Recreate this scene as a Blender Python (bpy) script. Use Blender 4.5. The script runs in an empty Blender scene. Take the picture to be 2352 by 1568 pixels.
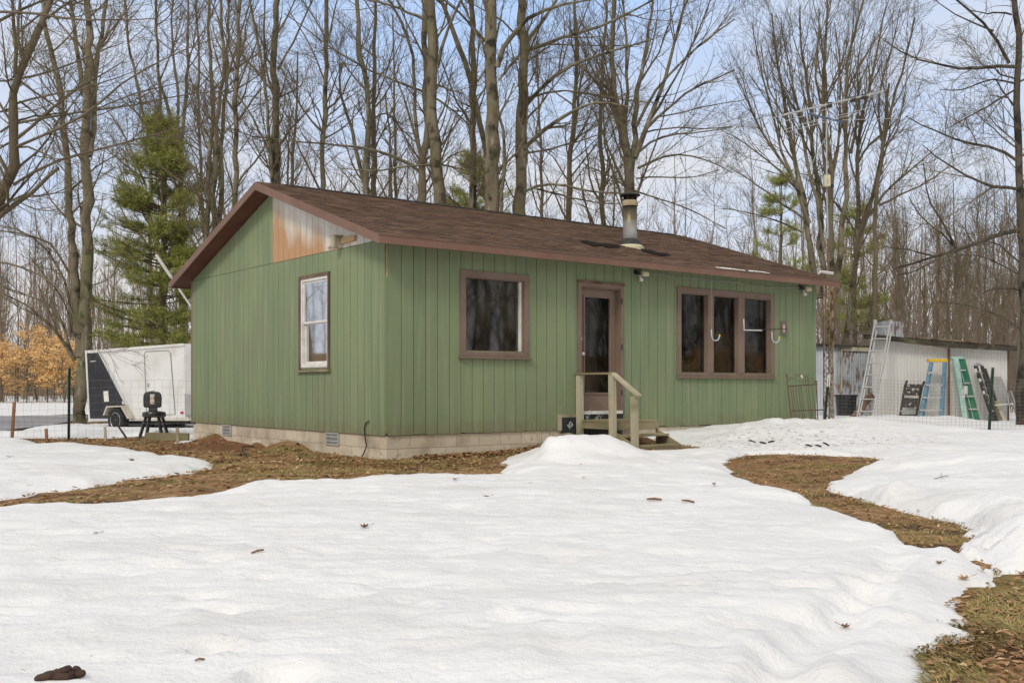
import bpy, math, random
import numpy as np
from mathutils import Vector, Matrix
random.seed(4)
RS = np.random.RandomState(11)
SC = bpy.context.scene
COL = SC.collection
# ------------------------------------------------------------ measured view (photo measured in a 2352 px wide frame)
F = 2399.0; CX = 1176.0; CY = 889.0; H = 1.01
rad = math.radians
def at(px, py, Y): return Vector(((px-CX)/F*Y, Y, H-(py-CY)/F*Y))
def sstep(a, b, x):
    t = np.clip((np.asarray(x, dtype=float)-a)/(b-a), 0, 1); return t*t*(3-2*t)
TAB = np.random.RandomState(5).rand(256, 256)
def vnoise(x, y):
    x = np.asarray(x, dtype=float); y = np.asarray(y, dtype=float)
    xi = np.floor(x).astype(int); yi = np.floor(y).astype(int)
    fx = x-xi; fy = y-yi; fx = fx*fx*(3-2*fx); fy = fy*fy*(3-2*fy)
    a = TAB[xi & 255, yi & 255]; b = TAB[(xi+1) & 255, yi & 255]
    c = TAB[xi & 255, (yi+1) & 255]; d = TAB[(xi+1) & 255, (yi+1) & 255]
    return (a*(1-fx)+b*fx)*(1-fy)+(c*(1-fx)+d*fx)*fy
def fbm(x, y, o=4, g=.5):
    s = 0; a = 1; n = 0
    for i in range(o):
        s = s+a*vnoise(x*2**i+17.3*i, y*2**i+9.1*i); n += a; a *= g
    return s/n-.5
# ------------------------------------------------------------ house frame
HA = math.atan2(.6101, .7923)
K = Vector((-1.748, 14.51, 0)); U = Vector((.7923, .6101, 0)); V = Vector((-.6101, .7923, 0))
HL = 9.70; HW = 7.30
def loc(x, y, z=0): return K+U*x+V*y+Vector((0, 0, z))
def ray(px, py): return Vector(((px-CX)/F, 1, -(py-CY)/F))
def pickp(px, py, P0, ax):           # vertical plane through P0 along ax: -> (distance along ax, z)
    ax = Vector((ax[0], ax[1], 0)).normalized(); n = Vector((-ax.y, ax.x, 0))
    d = ray(px, py); t = (P0-Vector((0, 0, H))).dot(n)/d.dot(n)
    p = Vector((0, 0, H))+d*t
    return (p-P0).dot(ax), p.z
def fw(px, py, out=0): return pickp(px, py, K-V*out, U)
def gw(px, py, out=0): return pickp(px, py, K-U*out, V)
ROOF0 = 3.07; RS_ = .329; EAVE = .36
def zroof(y): return ROOF0+RS_*(y+EAVE) if y < HW/2 else ROOF0+RS_*(HW-y+EAVE)
def roofpick(px, py):
    d = ray(px, py); o = Vector((0, 0, H))-K
    # z - RS_*y = c in the house frame
    c = ROOF0+RS_*EAVE
    oz = o.z-RS_*o.dot(V); dz = d.z-RS_*d.dot(V)
    t = (c-oz)/dz; p = o+d*t
    return p.dot(U), p.dot(V)
# ------------------------------------------------------------ ground height
DIRT = []   # (x, y, h, w) filled below
def G(x, y):
    x = np.asarray(x, dtype=float); y = np.asarray(y, dtype=float)
    hx = (x-K.x)*U.x+(y-K.y)*U.y; hy = (x-K.x)*V.x+(y-K.y)*V.y
    z = .10*sstep(-2.5, 2.5, x)*sstep(12, 19, y)+.09*sstep(1.9, 3.4, hx)*sstep(13, 10, hx)*np.exp(-(np.minimum(hy, 0)/.55)**2)*(hy < 9)
    z = z+.35*sstep(33, 50, np.hypot(x, y))
    z = z-.07*sstep(-2, -5, x)*sstep(15, 19, y)-.13*sstep(-5, -7.5, x)*sstep(24.5, 27, y)
    z = z+.015*fbm(x*.8, y*.8, 3)
    for (a, b, h, w) in DIRT:
        z = z+h*np.exp(-(((x-a)**2+(y-b)**2)/(w*w)))
    z = z+sstep(75, 190, np.hypot(x, y))*7
    return z
def g1(x, y): return float(G(x, y))
def gp(px, py, dz=0.0):
    z = 0.0
    for i in range(12):
        Y = (H-z-dz)*F/max(py-CY, 1); p = at(px, py, Y); z = .5*z+.5*g1(p.x, p.y)
    return p
def dirtpt(px, py, h, w):
    p = gp(px, py); return (p.x, p.y, h, w)
_d = []
for (px, py, h, w) in [(500, 1022, .13, .55), (568, 1022, .24, .34), (540, 1020, .17, .5), (627, 1029, .27, .3), (600, 1026, .15, .55),
                       (660, 1037, .17, .38), (512, 1046, -.27, .22), (535, 1049, -.2, .18), (700, 1050, .07, .3), (480, 1030, .07, .5), (365, 1006, .1, .6)]:
    _d.append(dirtpt(px, py, h, w))
DIRT.extend(_d)
# ------------------------------------------------------------ mesh builder
class MB:
    def __init__(s): s.v = []; s.f = []
    def add(s, vs, fs):
        o = len(s.v); s.v.extend([tuple(v) for v in vs]); s.f.extend([tuple(i+o for i in f) for f in fs]); return s
    def box(s, a, b):
        x0, y0, z0 = a; x1, y1, z1 = b
        return s.add([(x0,y0,z0),(x1,y0,z0),(x1,y1,z0),(x0,y1,z0),(x0,y0,z1),(x1,y0,z1),(x1,y1,z1),(x0,y1,z1)],
                     [(0,3,2,1),(4,5,6,7),(0,1,5,4),(1,2,6,5),(2,3,7,6),(3,0,4,7)])
    def hexa(s, p):   # 8 points, same order as box
        return s.add(p, [(0,3,2,1),(4,5,6,7),(0,1,5,4),(1,2,6,5),(2,3,7,6),(3,0,4,7)])
    def bar(s, p, q, w, h, side=None):   # rectangular bar from p to q; w along side, h across
        p = Vector(p); q = Vector(q); t = (q-p).normalized()
        a = Vector(side) if side is not None else Vector((0, 0, 1)).cross(t)
        if a.length < 1e-4: a = Vector((1, 0, 0))
        a = (a-t*a.dot(t)).normalized(); b = t.cross(a)
        a = a*(w/2); b = b*(h/2)
        return s.add([p-a-b, p+a-b, p+a+b, p-a+b, q-a-b, q+a-b, q+a+b, q-a+b],
                     [(0,3,2,1),(4,5,6,7),(0,1,5,4),(1,2,6,5),(2,3,7,6),(3,0,4,7)])
    def tube(s, pts, r, n=8, caps=True):
        pts = [Vector(p) for p in pts]
        rr = r if isinstance(r, (list, tuple)) else [r]*len(pts)
        o = len(s.v); ref = None
        for i, p in enumerate(pts):
            t = (pts[min(i+1, len(pts)-1)]-pts[max(i-1, 0)]).normalized()
            if ref is None: ref = Vector((0, 0, 1)) if abs(t.z) < .9 else Vector((1, 0, 0))
            a = (ref-t*ref.dot(t)).normalized(); ref = a; b = t.cross(a)
            for k in range(n):
                c = 2*math.pi*k/n; s.v.append(tuple(p+(a*math.cos(c)+b*math.sin(c))*rr[i]))
        for i in range(len(pts)-1):
            for k in range(n):
                s.f.append((o+i*n+k, o+i*n+(k+1) % n, o+(i+1)*n+(k+1) % n, o+(i+1)*n+k))
        if caps:
            s.f.append(tuple(o+k for k in range(n))[::-1]); m = o+(len(pts)-1)*n
            s.f.append(tuple(m+k for k in range(n)))
        return s
    def lathe(s, c, prof, n=24, axis=None):    # prof: (r, z)
        c = Vector(c); pts = []; o = len(s.v)
        ax = Vector(axis).normalized() if axis is not None else Vector((0, 0, 1))
        a = ax.orthogonal().normalized(); b = ax.cross(a)
        for (r, z) in prof:
            for k in range(n):
                t = 2*math.pi*k/n; s.v.append(tuple(c+ax*z+(a*math.cos(t)+b*math.sin(t))*r))
        for i in range(len(prof)-1):
            for k in range(n):
                s.f.append((o+i*n+k, o+i*n+(k+1) % n, o+(i+1)*n+(k+1) % n, o+(i+1)*n+k))
        s.f.append(tuple(o+k for k in range(n))[::-1]); m = o+(len(prof)-1)*n
        s.f.append(tuple(m+k for k in range(n)))
        return s
    def poly(s, pts, d):     # extrude a planar polygon by vector d
        n = len(pts); d = Vector(d); pts = [Vector(p) for p in pts]
        return s.add(pts+[p+d for p in pts], [tuple(range(n))[::-1], tuple(range(n, 2*n))]+[(i, (i+1) % n, n+(i+1) % n, n+i) for i in range(n)])
def link(name, me, mat, parent=None):
    o = bpy.data.objects.new(name, me); COL.objects.link(o)
    if mat is not None: me.materials.append(mat)
    if parent is not None:
        o.parent = parent
        if 'wp' in parent.keys(): o.location = -parent.location
    return o
def build(name, mb, mat, parent=None, smooth=False, bevel=0, recalc=True):
    me = bpy.data.meshes.new(name); me.from_pydata(mb.v, [], mb.f)
    if recalc:
        import bmesh
        b = bmesh.new(); b.from_mesh(me); bmesh.ops.recalc_face_normals(b, faces=b.faces); b.to_mesh(me); b.free()
    o = link(name, me, mat, parent)
    if smooth:
        me.polygons.foreach_set('use_smooth', [True]*len(me.polygons))
    if bevel:
        m = o.modifiers.new('bevel', 'BEVEL'); m.width = bevel; m.segments = 2; m.limit_method = 'ANGLE'; m.angle_limit = rad(40)
        m.harden_normals = False
    return o
def rawmesh(name, verts, faces, mat, parent=None, smooth=False):   # numpy arrays, all faces the same size
    me = bpy.data.meshes.new(name); nv = len(verts); nf, k = faces.shape
    me.vertices.add(nv); me.vertices.foreach_set('co', np.ascontiguousarray(verts, dtype=np.float32).ravel())
    me.loops.add(nf*k); me.loops.foreach_set('vertex_index', np.ascontiguousarray(faces, dtype=np.int32).ravel())
    me.polygons.add(nf); me.polygons.foreach_set('loop_start', np.arange(0, nf*k, k, dtype=np.int32))
    me.polygons.foreach_set('loop_total', np.full(nf, k, dtype=np.int32))
    if smooth: me.polygons.foreach_set('use_smooth', np.ones(nf, dtype=bool))
    me.update(calc_edges=True)
    return link(name, me, mat, parent)
def tag(o, label=None, cat=None, group=None, kind=None):
    if label: o['label'] = label
    if cat: o['category'] = cat
    if group: o['group'] = group
    if kind: o['kind'] = kind
    return o
def thing(name, label, cat, p=(0, 0, 0), group=None):
    """Empty at the thing's base; children are modelled in world metres (child location = -p)."""
    o = bpy.data.objects.new(name, None); COL.objects.link(o); o.location = p; o['wp'] = 1
    o.empty_display_size = .2
    return tag(o, label, cat, group)
# ------------------------------------------------------------ materials
def lin(c): return tuple(((x/255+.055)/1.055)**2.4 if x/255 > .04045 else x/255/12.92 for x in c)+(1,)
def mat(name, c1, c2=None, scale=6, rough=.85, bump=0, bscale=None, metal=0, stretch=(1, 1, 1), detail=5, lo=.35, hi=.65,
        island=None, c3=None, scale3=1.2, lo3=.5, hi3=.7, spec=.3, dist=.3, extra=None):
    m = bpy.data.materials.new(name); m.use_nodes = True; nt = m.node_tree; N = nt.nodes; L = nt.links
    b = N['Principled BSDF']; b.inputs['Roughness'].default_value = rough; b.inputs['Metallic'].default_value = metal
    b.inputs['Specular IOR Level'].default_value = spec
    c1 = tuple(c1)+(1,) if len(c1) == 3 else c1
    b.inputs['Base Color'].default_value = c1
    tc = N.new('ShaderNodeTexCoord'); mp = N.new('ShaderNodeMapping'); mp.inputs['Scale'].default_value = stretch
    L.new(tc.outputs['Object'], mp.inputs['Vector'])
    out = None
    if c2 is not None:
        c2 = tuple(c2)+(1,) if len(c2) == 3 else c2
        rp = N.new('ShaderNodeValToRGB'); e = rp.color_ramp.elements
        e[0].color = c1; e[1].color = c2; e[0].position = lo; e[1].position = hi
        if island:
            g = N.new('ShaderNodeNewGeometry'); e[0].position = 0; e[1].position = 1
            L.new(g.outputs['Random Per Island'], rp.inputs['Fac'])
            if island is not True:
                for (p, c) in island:
                    q = rp.color_ramp.elements.new(p); q.color = tuple(c)+(1,)
        else:
            nz = N.new('ShaderNodeTexNoise'); nz.inputs['Scale'].default_value = scale; nz.inputs['Detail'].default_value = detail
            nz.inputs['Distortion'].default_value = dist
            L.new(mp.outputs[0], nz.inputs['Vector']); L.new(nz.outputs['Fac'], rp.inputs['Fac'])
        out = rp.outputs['Color']
    if c3 is not None:
        c3 = tuple(c3)+(1,) if len(c3) == 3 else c3
        nz = N.new('ShaderNodeTexNoise'); nz.inputs['Scale'].default_value = scale3; nz.inputs['Detail'].default_value = 6
        L.new(tc.outputs['Object'], nz.inputs['Vector'])
        rp = N.new('ShaderNodeMapRange'); rp.inputs['From Min'].default_value = lo3; rp.inputs['From Max'].default_value = hi3
        L.new(nz.outputs['Fac'], rp.inputs['Value'])
        mx = N.new('ShaderNodeMix'); mx.data_type = 'RGBA'; mx.inputs['B'].default_value = c3
        if out: L.new(out, mx.inputs['A'])
        else: mx.inputs['A'].default_value = c1
        L.new(rp.outputs[0], mx.inputs['Factor']); out = mx.outputs['Result']
    if out: L.new(out, b.inputs['Base Color'])
    if bump:
        nz = N.new('ShaderNodeTexNoise'); nz.inputs['Scale'].default_value = bscale or scale*3; nz.inputs['Detail'].default_value = 6
        L.new(mp.outputs[0], nz.inputs['Vector'])
        bp = N.new('ShaderNodeBump'); bp.inputs['Strength'].default_value = min(1, bump); bp.inputs['Distance'].default_value = .02
        L.new(nz.outputs['Fac'], bp.inputs['Height']); L.new(bp.outputs[0], b.inputs['Normal'])
    m['out'] = 0
    if extra: extra(nt, b, tc, mp, out)
    return m
def mixin(nt, b, colour, fac_socket):
    """lay COLOUR over the present base colour by FAC"""
    N = nt.nodes; L = nt.links; mx = N.new('ShaderNodeMix'); mx.data_type = 'RGBA'
    old = b.inputs['Base Color']
    if old.is_linked: L.new(old.links[0].from_socket, mx.inputs['A'])
    else: mx.inputs['A'].default_value = old.default_value
    mx.inputs['B'].default_value = tuple(colour)+(1,)
    L.new(fac_socket, mx.inputs['Factor']); L.new(mx.outputs['Result'], old)
def math_(nt, op, a, b=None, clamp=False):
    n = nt.nodes.new('ShaderNodeMath'); n.operation = op; n.use_clamp = clamp
    for i, v in enumerate((a, b)):
        if v is None: continue
        if isinstance(v, (int, float)): n.inputs[i].default_value = v
        else: nt.links.new(v, n.inputs[i])
    return n.outputs[0]
def noise_(nt, vec, scale, detail=5):
    n = nt.nodes.new('ShaderNodeTexNoise'); n.inputs['Scale'].default_value = scale; n.inputs['Detail'].default_value = detail
    nt.links.new(vec, n.inputs['Vector']); return n.outputs['Fac']
def range_(nt, v, a, b, c=0, d=1):
    n = nt.nodes.new('ShaderNodeMapRange'); nt.links.new(v, n.inputs['Value'])
    for k, x in zip(('From Min', 'From Max', 'To Min', 'To Max'), (a, b, c, d)): n.inputs[k].default_value = x
    return n.outputs[0]
M = {}
def siding_x(nt, b, tc, mp, out):
    g = nt.nodes.new('ShaderNodeNewGeometry')
    mixin(nt, b, (.15, .19, .095), range_(nt, g.outputs['Random Per Island'], 0, 1, 0, .15))
    s = nt.nodes.new('ShaderNodeSeparateXYZ'); nt.links.new(tc.outputs['Object'], s.inputs[0])
    v = math_(nt, 'ADD', s.outputs['Z'], math_(nt, 'MULTIPLY', noise_(nt, tc.outputs['Object'], 6, 7), -.55))
    mixin(nt, b, (.17, .13, .075), range_(nt, v, .30, .02, 0, .55))
    m2 = nt.nodes.new('ShaderNodeMapping'); m2.inputs['Scale'].default_value = (6, 6, .35); nt.links.new(tc.outputs['Object'], m2.inputs['Vector'])
    mixin(nt, b, (.32, .34, .22), range_(nt, noise_(nt, m2.outputs[0], 2, 6), .48, .72, 0, .35))
    mixin(nt, b, (.10, .12, .06), range_(nt, noise_(nt, tc.outputs['Object'], 40, 3), .68, .74, 0, .6))
M['green'] = mat('painted_siding', (.175, .228, .128), (.218, .266, .146), scale=1.1, rough=.75, bump=.12, bscale=60, stretch=(1, 1, .25),
                 c3=(.20, .23, .135), scale3=.8, lo3=.45, hi3=.7, extra=siding_x)
M['green2'] = M['green']
def primer_x(nt, b, tc, mp, out):
    s = nt.nodes.new('ShaderNodeSeparateXYZ'); nt.links.new(tc.outputs['Object'], s.inputs[0])
    nz = noise_(nt, mp.outputs[0], 2.2, 4)
    # orange bare plywood low down and towards the ridge, white primer above
    v = math_(nt, 'ADD', math_(nt, 'MULTIPLY', s.outputs['Z'], -1.25), math_(nt, 'MULTIPLY', s.outputs['Y'], .42))
    v = math_(nt, 'ADD', v, math_(nt, 'MULTIPLY', nz, 1.5))
    mixin(nt, b, (.46, .27, .15), range_(nt, v, -2.72, -2.2))
M['primer'] = mat('primed_plywood', (.70, .68, .62), (.58, .55, .49), scale=3, rough=.85, stretch=(1, 1, .3), extra=primer_x)
M['trimbrown'] = mat('brown_trim_paint', (.175, .122, .092), (.21, .152, .118), scale=3, rough=.6, bump=.08)
M['fascia'] = mat('fascia_paint', (.175, .098, .068), (.21, .12, .086), scale=2, rough=.5, c3=(.17, .09, .065), scale3=.9)
M['soffit'] = mat('soffit_wood', (.115, .045, .03), (.15, .065, .045), scale=3, rough=.8)
M['door'] = mat('door_paint', (.19, .135, .10), (.21, .148, .115), scale=2, rough=.5)
M['white'] = mat('white_paint', (.72, .71, .68), (.6, .58, .54), scale=8, rough=.5)
M['whitemetal'] = mat('white_metal_sheet', (.66, .66, .65), (.72, .72, .71), scale=1.2, rough=.35, c3=(.52, .50, .46), scale3=1.3, lo3=.48, hi3=.8, spec=.5)
M['oldwood'] = mat('weathered_wood', (.50, .45, .34), (.36, .32, .22), scale=4, rough=.9, bump=.4, bscale=30, stretch=(1, 1, .12), c3=(.20, .19, .11), scale3=2.5)
M['oldwoodh'] = mat('weathered_boards', (.32, .28, .17), (.20, .165, .10), scale=4, rough=.9, bump=.4, bscale=20, stretch=(.3, .3, 1), c3=(.17, .17, .085), scale3=3)
M['newwood'] = mat('yellow_lumber', (.55, .40, .22), (.42, .28, .14), scale=5, rough=.8, stretch=(.3, .3, 2))
M['darkwood'] = mat('charred_trim_wood', (.09, .055, .04), (.20, .13, .09), scale=6, rough=.9, stretch=(1, 1, .2), bump=.3)
M['stake'] = mat('stake_wood', (.33, .17, .08), (.24, .12, .06), scale=5, rough=.9)
M['blackplastic'] = mat('black_plastic', (.02, .021, .024), (.03, .03, .033), scale=5, rough=.35, spec=.5)
M['dark'] = mat('interior_dark', (.10, .08, .06), (.14, .115, .09), scale=1.5, rough=.9)
M['wrap'] = mat('black_membrane', (.018, .021, .026), (.035, .04, .048), scale=4, rough=.45, bump=.3, bscale=7, spec=.5)
M['greytext'] = mat('pale_print', (.45, .46, .47), rough=.7)
M['steel'] = mat('grey_steel', (.42, .43, .44), (.5, .5, .5), scale=5, rough=.35, metal=.8)
def pipe_x(nt, b, tc, mp, out):
    s = nt.nodes.new('ShaderNodeSeparateXYZ'); nt.links.new(tc.outputs['Object'], s.inputs[0])
    v = math_(nt, 'ADD', s.outputs['Z'], math_(nt, 'MULTIPLY', noise_(nt, tc.outputs['Object'], 5), .12))
    mixin(nt, b, (.17, .14, .075), range_(nt, v, CHZ-.42, CHZ-.12))
    mixin(nt, b, (.035, .03, .028), range_(nt, v, CHZ-.16, CHZ+.12))
def rust_x(nt, b, tc, mp, out):
    m2 = nt.nodes.new('ShaderNodeMapping'); m2.inputs['Scale'].default_value = (16, 16, 3); nt.links.new(tc.outputs['Object'], m2.inputs['Vector'])
    a = noise_(nt, m2.outputs[0], 1, 6); c = noise_(nt, tc.outputs['Object'], 2.2, 3)
    mixin(nt, b, (.13, .07, .045), range_(nt, math_(nt, 'ADD', a, math_(nt, 'MULTIPLY', c, .6)), .86, .93, 0, .85))
M['rustsheet'] = mat('rusty_galvanised_sheet', (.30, .32, .35), (.40, .42, .44), scale=2, rough=.6, extra=rust_x)
M['palesheet'] = mat('pale_sheet', (.45, .48, .54), (.52, .55, .6), scale=3, rough=.5)
def lichen_x(nt, b, tc, mp, out):
    mixin(nt, b, (.33, .33, .25), range_(nt, noise_(nt, mp.outputs[0], 6, 6), .60, .68, 0, .75))
    mixin(nt, b, (.12, .13, .05), range_(nt, noise_(nt, tc.outputs['Object'], .9, 4), .52, .66, 0, .5))
M['bark'] = mat('grey_bark', (.13, .108, .072), (.225, .19, .13), scale=3.5, rough=.95, bump=1, bscale=14, stretch=(1, 1, .22), c3=(.045, .037, .026), scale3=3.2, lo3=.52, hi3=.64, extra=lichen_x)
M['bark2'] = mat('brown_bark', (.12, .092, .06), (.185, .147, .10), scale=4, rough=.95, bump=.9, bscale=16, stretch=(1, 1, .22), c3=(.11, .12, .05), scale3=1.5, lo3=.52, hi3=.7)
M['bark3'] = mat('dark_oak_bark', (.06, .05, .037), (.11, .092, .068), scale=4, rough=.95, bump=1, bscale=16, stretch=(1, 1, .25), c3=(.03, .026, .02), scale3=4, lo3=.5, hi3=.62)
M['twig'] = mat('branch_bark', (.12, .094, .056), (.18, .145, .09), scale=1.2, rough=.9)
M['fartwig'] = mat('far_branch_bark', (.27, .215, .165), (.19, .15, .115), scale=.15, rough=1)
M['pineneedle'] = mat('pine_needles', (.13, .18, .04), (.52, .50, .15), rough=.6, island=[(.5, (.32, .34, .08))])
M['beechleaf'] = mat('dry_beech_leaves', (.78, .50, .21), (.90, .68, .38), rough=.8, island=[(.3, (.66, .38, .14)), (.6, (.82, .56, .26))])
M['litter'] = mat('dry_leaf_litter', (.20, .10, .045), (.58, .40, .22), rough=.85, island=[(.3, (.30, .165, .075)), (.6, (.40, .24, .115)), (.8, (.26, .14, .065))])
M['leaf'] = mat('curled_leaf', (.15, .08, .04), (.22, .12, .06), scale=20, rough=.8)
M['leaf2'] = mat('tan_leaf', (.45, .25, .10), (.5, .31, .15), scale=20, rough=.8)
M['grass'] = mat('yellow_grass', (.16, .14, .04), (.42, .33, .15), rough=.9, island=[(.5, (.27, .22, .075))])
M['dung'] = mat('dung_brown', (.045, .025, .017), (.075, .045, .03), scale=30, rough=.75, bump=.8, bscale=40)
M['wire'] = mat('galvanised_wire', (.14, .13, .12), (.2, .18, .16), scale=3, rough=.6, metal=.2)
M['rustwire'] = mat('rusty_iron', (.10, .07, .045), (.16, .10, .06), scale=9, rough=.8, metal=.2)
M['tpost'] = mat('green_steel_post', (.025, .055, .04), (.045, .075, .055), scale=8, rough=.5)
M['rust'] = mat('rusted_steel', (.30, .22, .13), (.42, .34, .22), scale=6, rough=.8, c3=(.16, .075, .04), scale3=5, lo3=.5, hi3=.6)
M['alu'] = mat('aluminium', (.62, .62, .60), (.5, .5, .48), scale=5, rough=.38, metal=.5)
M['blue'] = mat('blue_fibreglass', (.10, .22, .33), (.17, .30, .41), scale=7, rough=.6)
M['yellow'] = mat('yellow_plastic', (.78, .52, .03), (.7, .45, .04), scale=7, rough=.5)
M['mint'] = mat('faded_green_fibreglass', (.30, .47, .41), (.42, .57, .51), scale=7, rough=.6)
M['dgreen'] = mat('deep_green_fibreglass', (.02, .14, .075), (.04, .18, .10), scale=5, rough=.6)
M['black'] = mat('worn_black', (.035, .032, .03), (.07, .062, .055), scale=9, rough=.6, c3=(.5, .5, .47), scale3=14, lo3=.58, hi3=.62)
M['blackpl'] = mat('plain_black', (.03, .028, .026), (.05, .045, .04), scale=9, rough=.6)
M['shedwhite'] = mat('ribbed_white_sheet', (.70, .685, .65), (.76, .745, .71), scale=.8, rough=.5, stretch=(1, 1, .2), c3=(.47, .45, .42), scale3=.9, lo3=.5, hi3=.8)
M['mossroof'] = mat('mossy_dark_board', (.035, .03, .024), (.08, .07, .052), scale=4, rough=.9, c3=(.18, .19, .08), scale3=3, lo3=.58, hi3=.7)
M['greypanel'] = mat('grey_board', (.3, .3, .29), (.36, .36, .35), scale=3, rough=.8)
M['orange'] = mat('ochre_lumber', (.48, .26, .08), (.38, .2, .06), scale=4, rough=.8)
M['tyre'] = mat('tyre_rubber', (.02, .02, .021), rough=.75)
M['panelblack'] = mat('glossy_black_panel', (.016, .018, .024), (.03, .032, .04), scale=.9, rough=.25, spec=.35)
M['beige'] = mat('fender_metal', (.55, .52, .45), (.45, .4, .32), scale=3, rough=.45)
M['chrome'] = mat('alloy_silver', (.6, .61, .63), rough=.3, metal=.25)
M['red'] = mat('red_lens', (.35, .02, .02), rough=.3)
M['cream'] = mat('cream_plastic', (.55, .5, .34), rough=.5)
M['lens'] = mat('frosted_lens', (.66, .6, .4), rough=.25, spec=.6)
M['bluemetal'] = mat('blue_grey_metal', (.10, .15, .25), rough=.4, metal=.3)
M['cable'] = mat('black_cable', (.02, .022, .02), rough=.6)
M['palecable'] = mat('pale_cable', (.35, .38, .30), rough=.6)
M['concrete'] = mat('concrete_lump', (.33, .27, .19), (.25, .2, .14), scale=5, rough=.95, bump=.5)
M['tar'] = mat('black_tar', (.012, .011, .011), (.035, .025, .02), scale=18, rough=.95, spec=.05, bump=1, bscale=40)
M['paper'] = mat('label_print', (.62, .6, .56), (.5, .2, .05), scale=16, rough=.5, lo=.5, hi=.6)
M['road'] = mat('wet_slush_road', (.16, .15, .145), (.34, .34, .345), scale=.7, rough=.35, stretch=(.4, 1.5, 1), bump=.3, bscale=4)
# glass: see-through with a clear mirror-like reflection
def glassmat(name, base, k):
    m = bpy.data.materials.new(name); m.use_nodes = True; nt = m.node_tree; N = nt.nodes; L = nt.links; N.clear()
    o = N.new('ShaderNodeOutputMaterial'); mx = N.new('ShaderNodeMixShader'); t = N.new('ShaderNodeBsdfTransparent'); g = N.new('ShaderNodeBsdfGlossy')
    t.inputs[0].default_value = base; g.inputs['Roughness'].default_value = .03; g.inputs['Color'].default_value = (.9, .93, .95, 1)
    fr = N.new('ShaderNodeFresnel'); fr.inputs[0].default_value = 1.5
    f = math_(nt, 'MULTIPLY', fr.outputs[0], k, True)
    L.new(f, mx.inputs[0]); 
    df = N.new('ShaderNodeBsdfDiffuse'); df.inputs[0].default_value = (.30, .27, .23, 1); m3 = N.new('ShaderNodeMixShader')
    tcn = N.new('ShaderNodeTexCoord'); L.new(range_(nt, noise_(nt, tcn.outputs['Object'], 2.5, 6), .4, .75, .0, .09), m3.inputs[0])
    L.new(t.outputs[0], m3.inputs[1]); L.new(df.outputs[0], m3.inputs[2]); L.new(m3.outputs[0], mx.inputs[1]); L.new(g.outputs[0], mx.inputs[2]); L.new(mx.outputs[0], o.inputs[0])
    return m
M['glass'] = glassmat('window_glass', (.8, .78, .74, 1), 1.15)
M['glass2'] = glassmat('bright_window_glass', (.5, .5, .5, 1), 7)
# roof shingles
def shingle_x(nt, b, tc, mp, out):
    N = nt.nodes; L = nt.links
    s = N.new('ShaderNodeSeparateXYZ'); L.new(tc.outputs['Object'], s.inputs[0])
    c = N.new('ShaderNodeCombineXYZ'); L.new(s.outputs['X'], c.inputs[0]); L.new(s.outputs['Y'], c.inputs[1])
    br = N.new('ShaderNodeTexBrick'); L.new(c.outputs[0], br.inputs['Vector'])
    br.inputs['Scale'].default_value = 1; br.inputs['Brick Width'].default_value = .30; br.inputs['Row Height'].default_value = COURSE
    br.inputs['Mortar Size'].default_value = .007; br.inputs['Bias'].default_value = 0
    br.inputs['Color1'].default_value = (.10, .06, .038, 1); br.inputs['Color2'].default_value = (.195, .12, .08, 1)
    br.inputs['Mortar'].default_value = (.035, .02, .015, 1)
    mx = N.new('ShaderNodeMix'); mx.data_type = 'RGBA'; mx.blend_type = 'MIX'
    L.new(range_(nt, noise_(nt, tc.outputs['Object'], 1.3), .4, .65, 0, .6), mx.inputs['Factor'])
    L.new(br.outputs['Color'], mx.inputs['A']); mx.inputs['B'].default_value = (.13, .084, .056, 1)
    L.new(mx.outputs['Result'], b.inputs['Base Color'])
    mp2 = N.new('ShaderNodeMapping'); mp2.inputs['Scale'].default_value = (.5, 3.5, 1); L.new(tc.outputs['Object'], mp2.inputs['Vector'])
    mixin(nt, b, (.27, .175, .135), range_(nt, noise_(nt, mp2.outputs[0], 4), .54, .68, 0, .7))
    mixin(nt, b, (.075, .047, .037), range_(nt, noise_(nt, tc.outputs['Object'], .9), .55, .75, 0, .6))
    mixin(nt, b, (.04, .03, .025), range_(nt, noise_(nt, tc.outputs['Object'], 70), .55, .7, 0, .5))
COURSE = .137
M['shingle'] = mat('asphalt_shingles', (.11, .06, .045), rough=.95, bump=.5, bscale=120, scale=10, extra=shingle_x)
def block_x(ax):
    def f(nt, b, tc, mp, out):
        N = nt.nodes; L = nt.links
        s = N.new('ShaderNodeSeparateXYZ'); L.new(tc.outputs['Object'], s.inputs[0])
        c = N.new('ShaderNodeCombineXYZ'); L.new(s.outputs[ax], c.inputs[0]); L.new(math_(nt, 'SUBTRACT', s.outputs['Z'], .345-.8), c.inputs[1])
        br = N.new('ShaderNodeTexBrick'); L.new(c.outputs[0], br.inputs['Vector'])
        br.inputs['Scale'].default_value = 1; br.inputs['Brick Width'].default_value = .4; br.inputs['Row Height'].default_value = .2
        br.inputs['Mortar Size'].default_value = .006; br.inputs['Mortar Smooth'].default_value = .3
        br.inputs['Color1'].default_value = (.50, .43, .33, 1); br.inputs['Color2'].default_value = (.60, .53, .42, 1); br.inputs['Mortar'].default_value = (.36, .31, .235, 1)
        L.new(br.outputs['Color'], b.inputs['Base Color'])
        mixin(nt, b, (.30, .24, .165), range_(nt, noise_(nt, tc.outputs['Object'], 2.5), .5, .72, 0, .7))
        mixin(nt, b, (.2, .17, .11), range_(nt, noise_(nt, tc.outputs['Object'], 9), .62, .72, 0, .6))
        bp = N.new('ShaderNodeBump'); bp.inputs['Distance'].default_value = .01; bp.inputs['Strength'].default_value = .6; bp.invert = True
        L.new(br.outputs['Fac'], bp.inputs['Height']); L.new(bp.outputs[0], b.inputs['Normal'])
    return f
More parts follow.
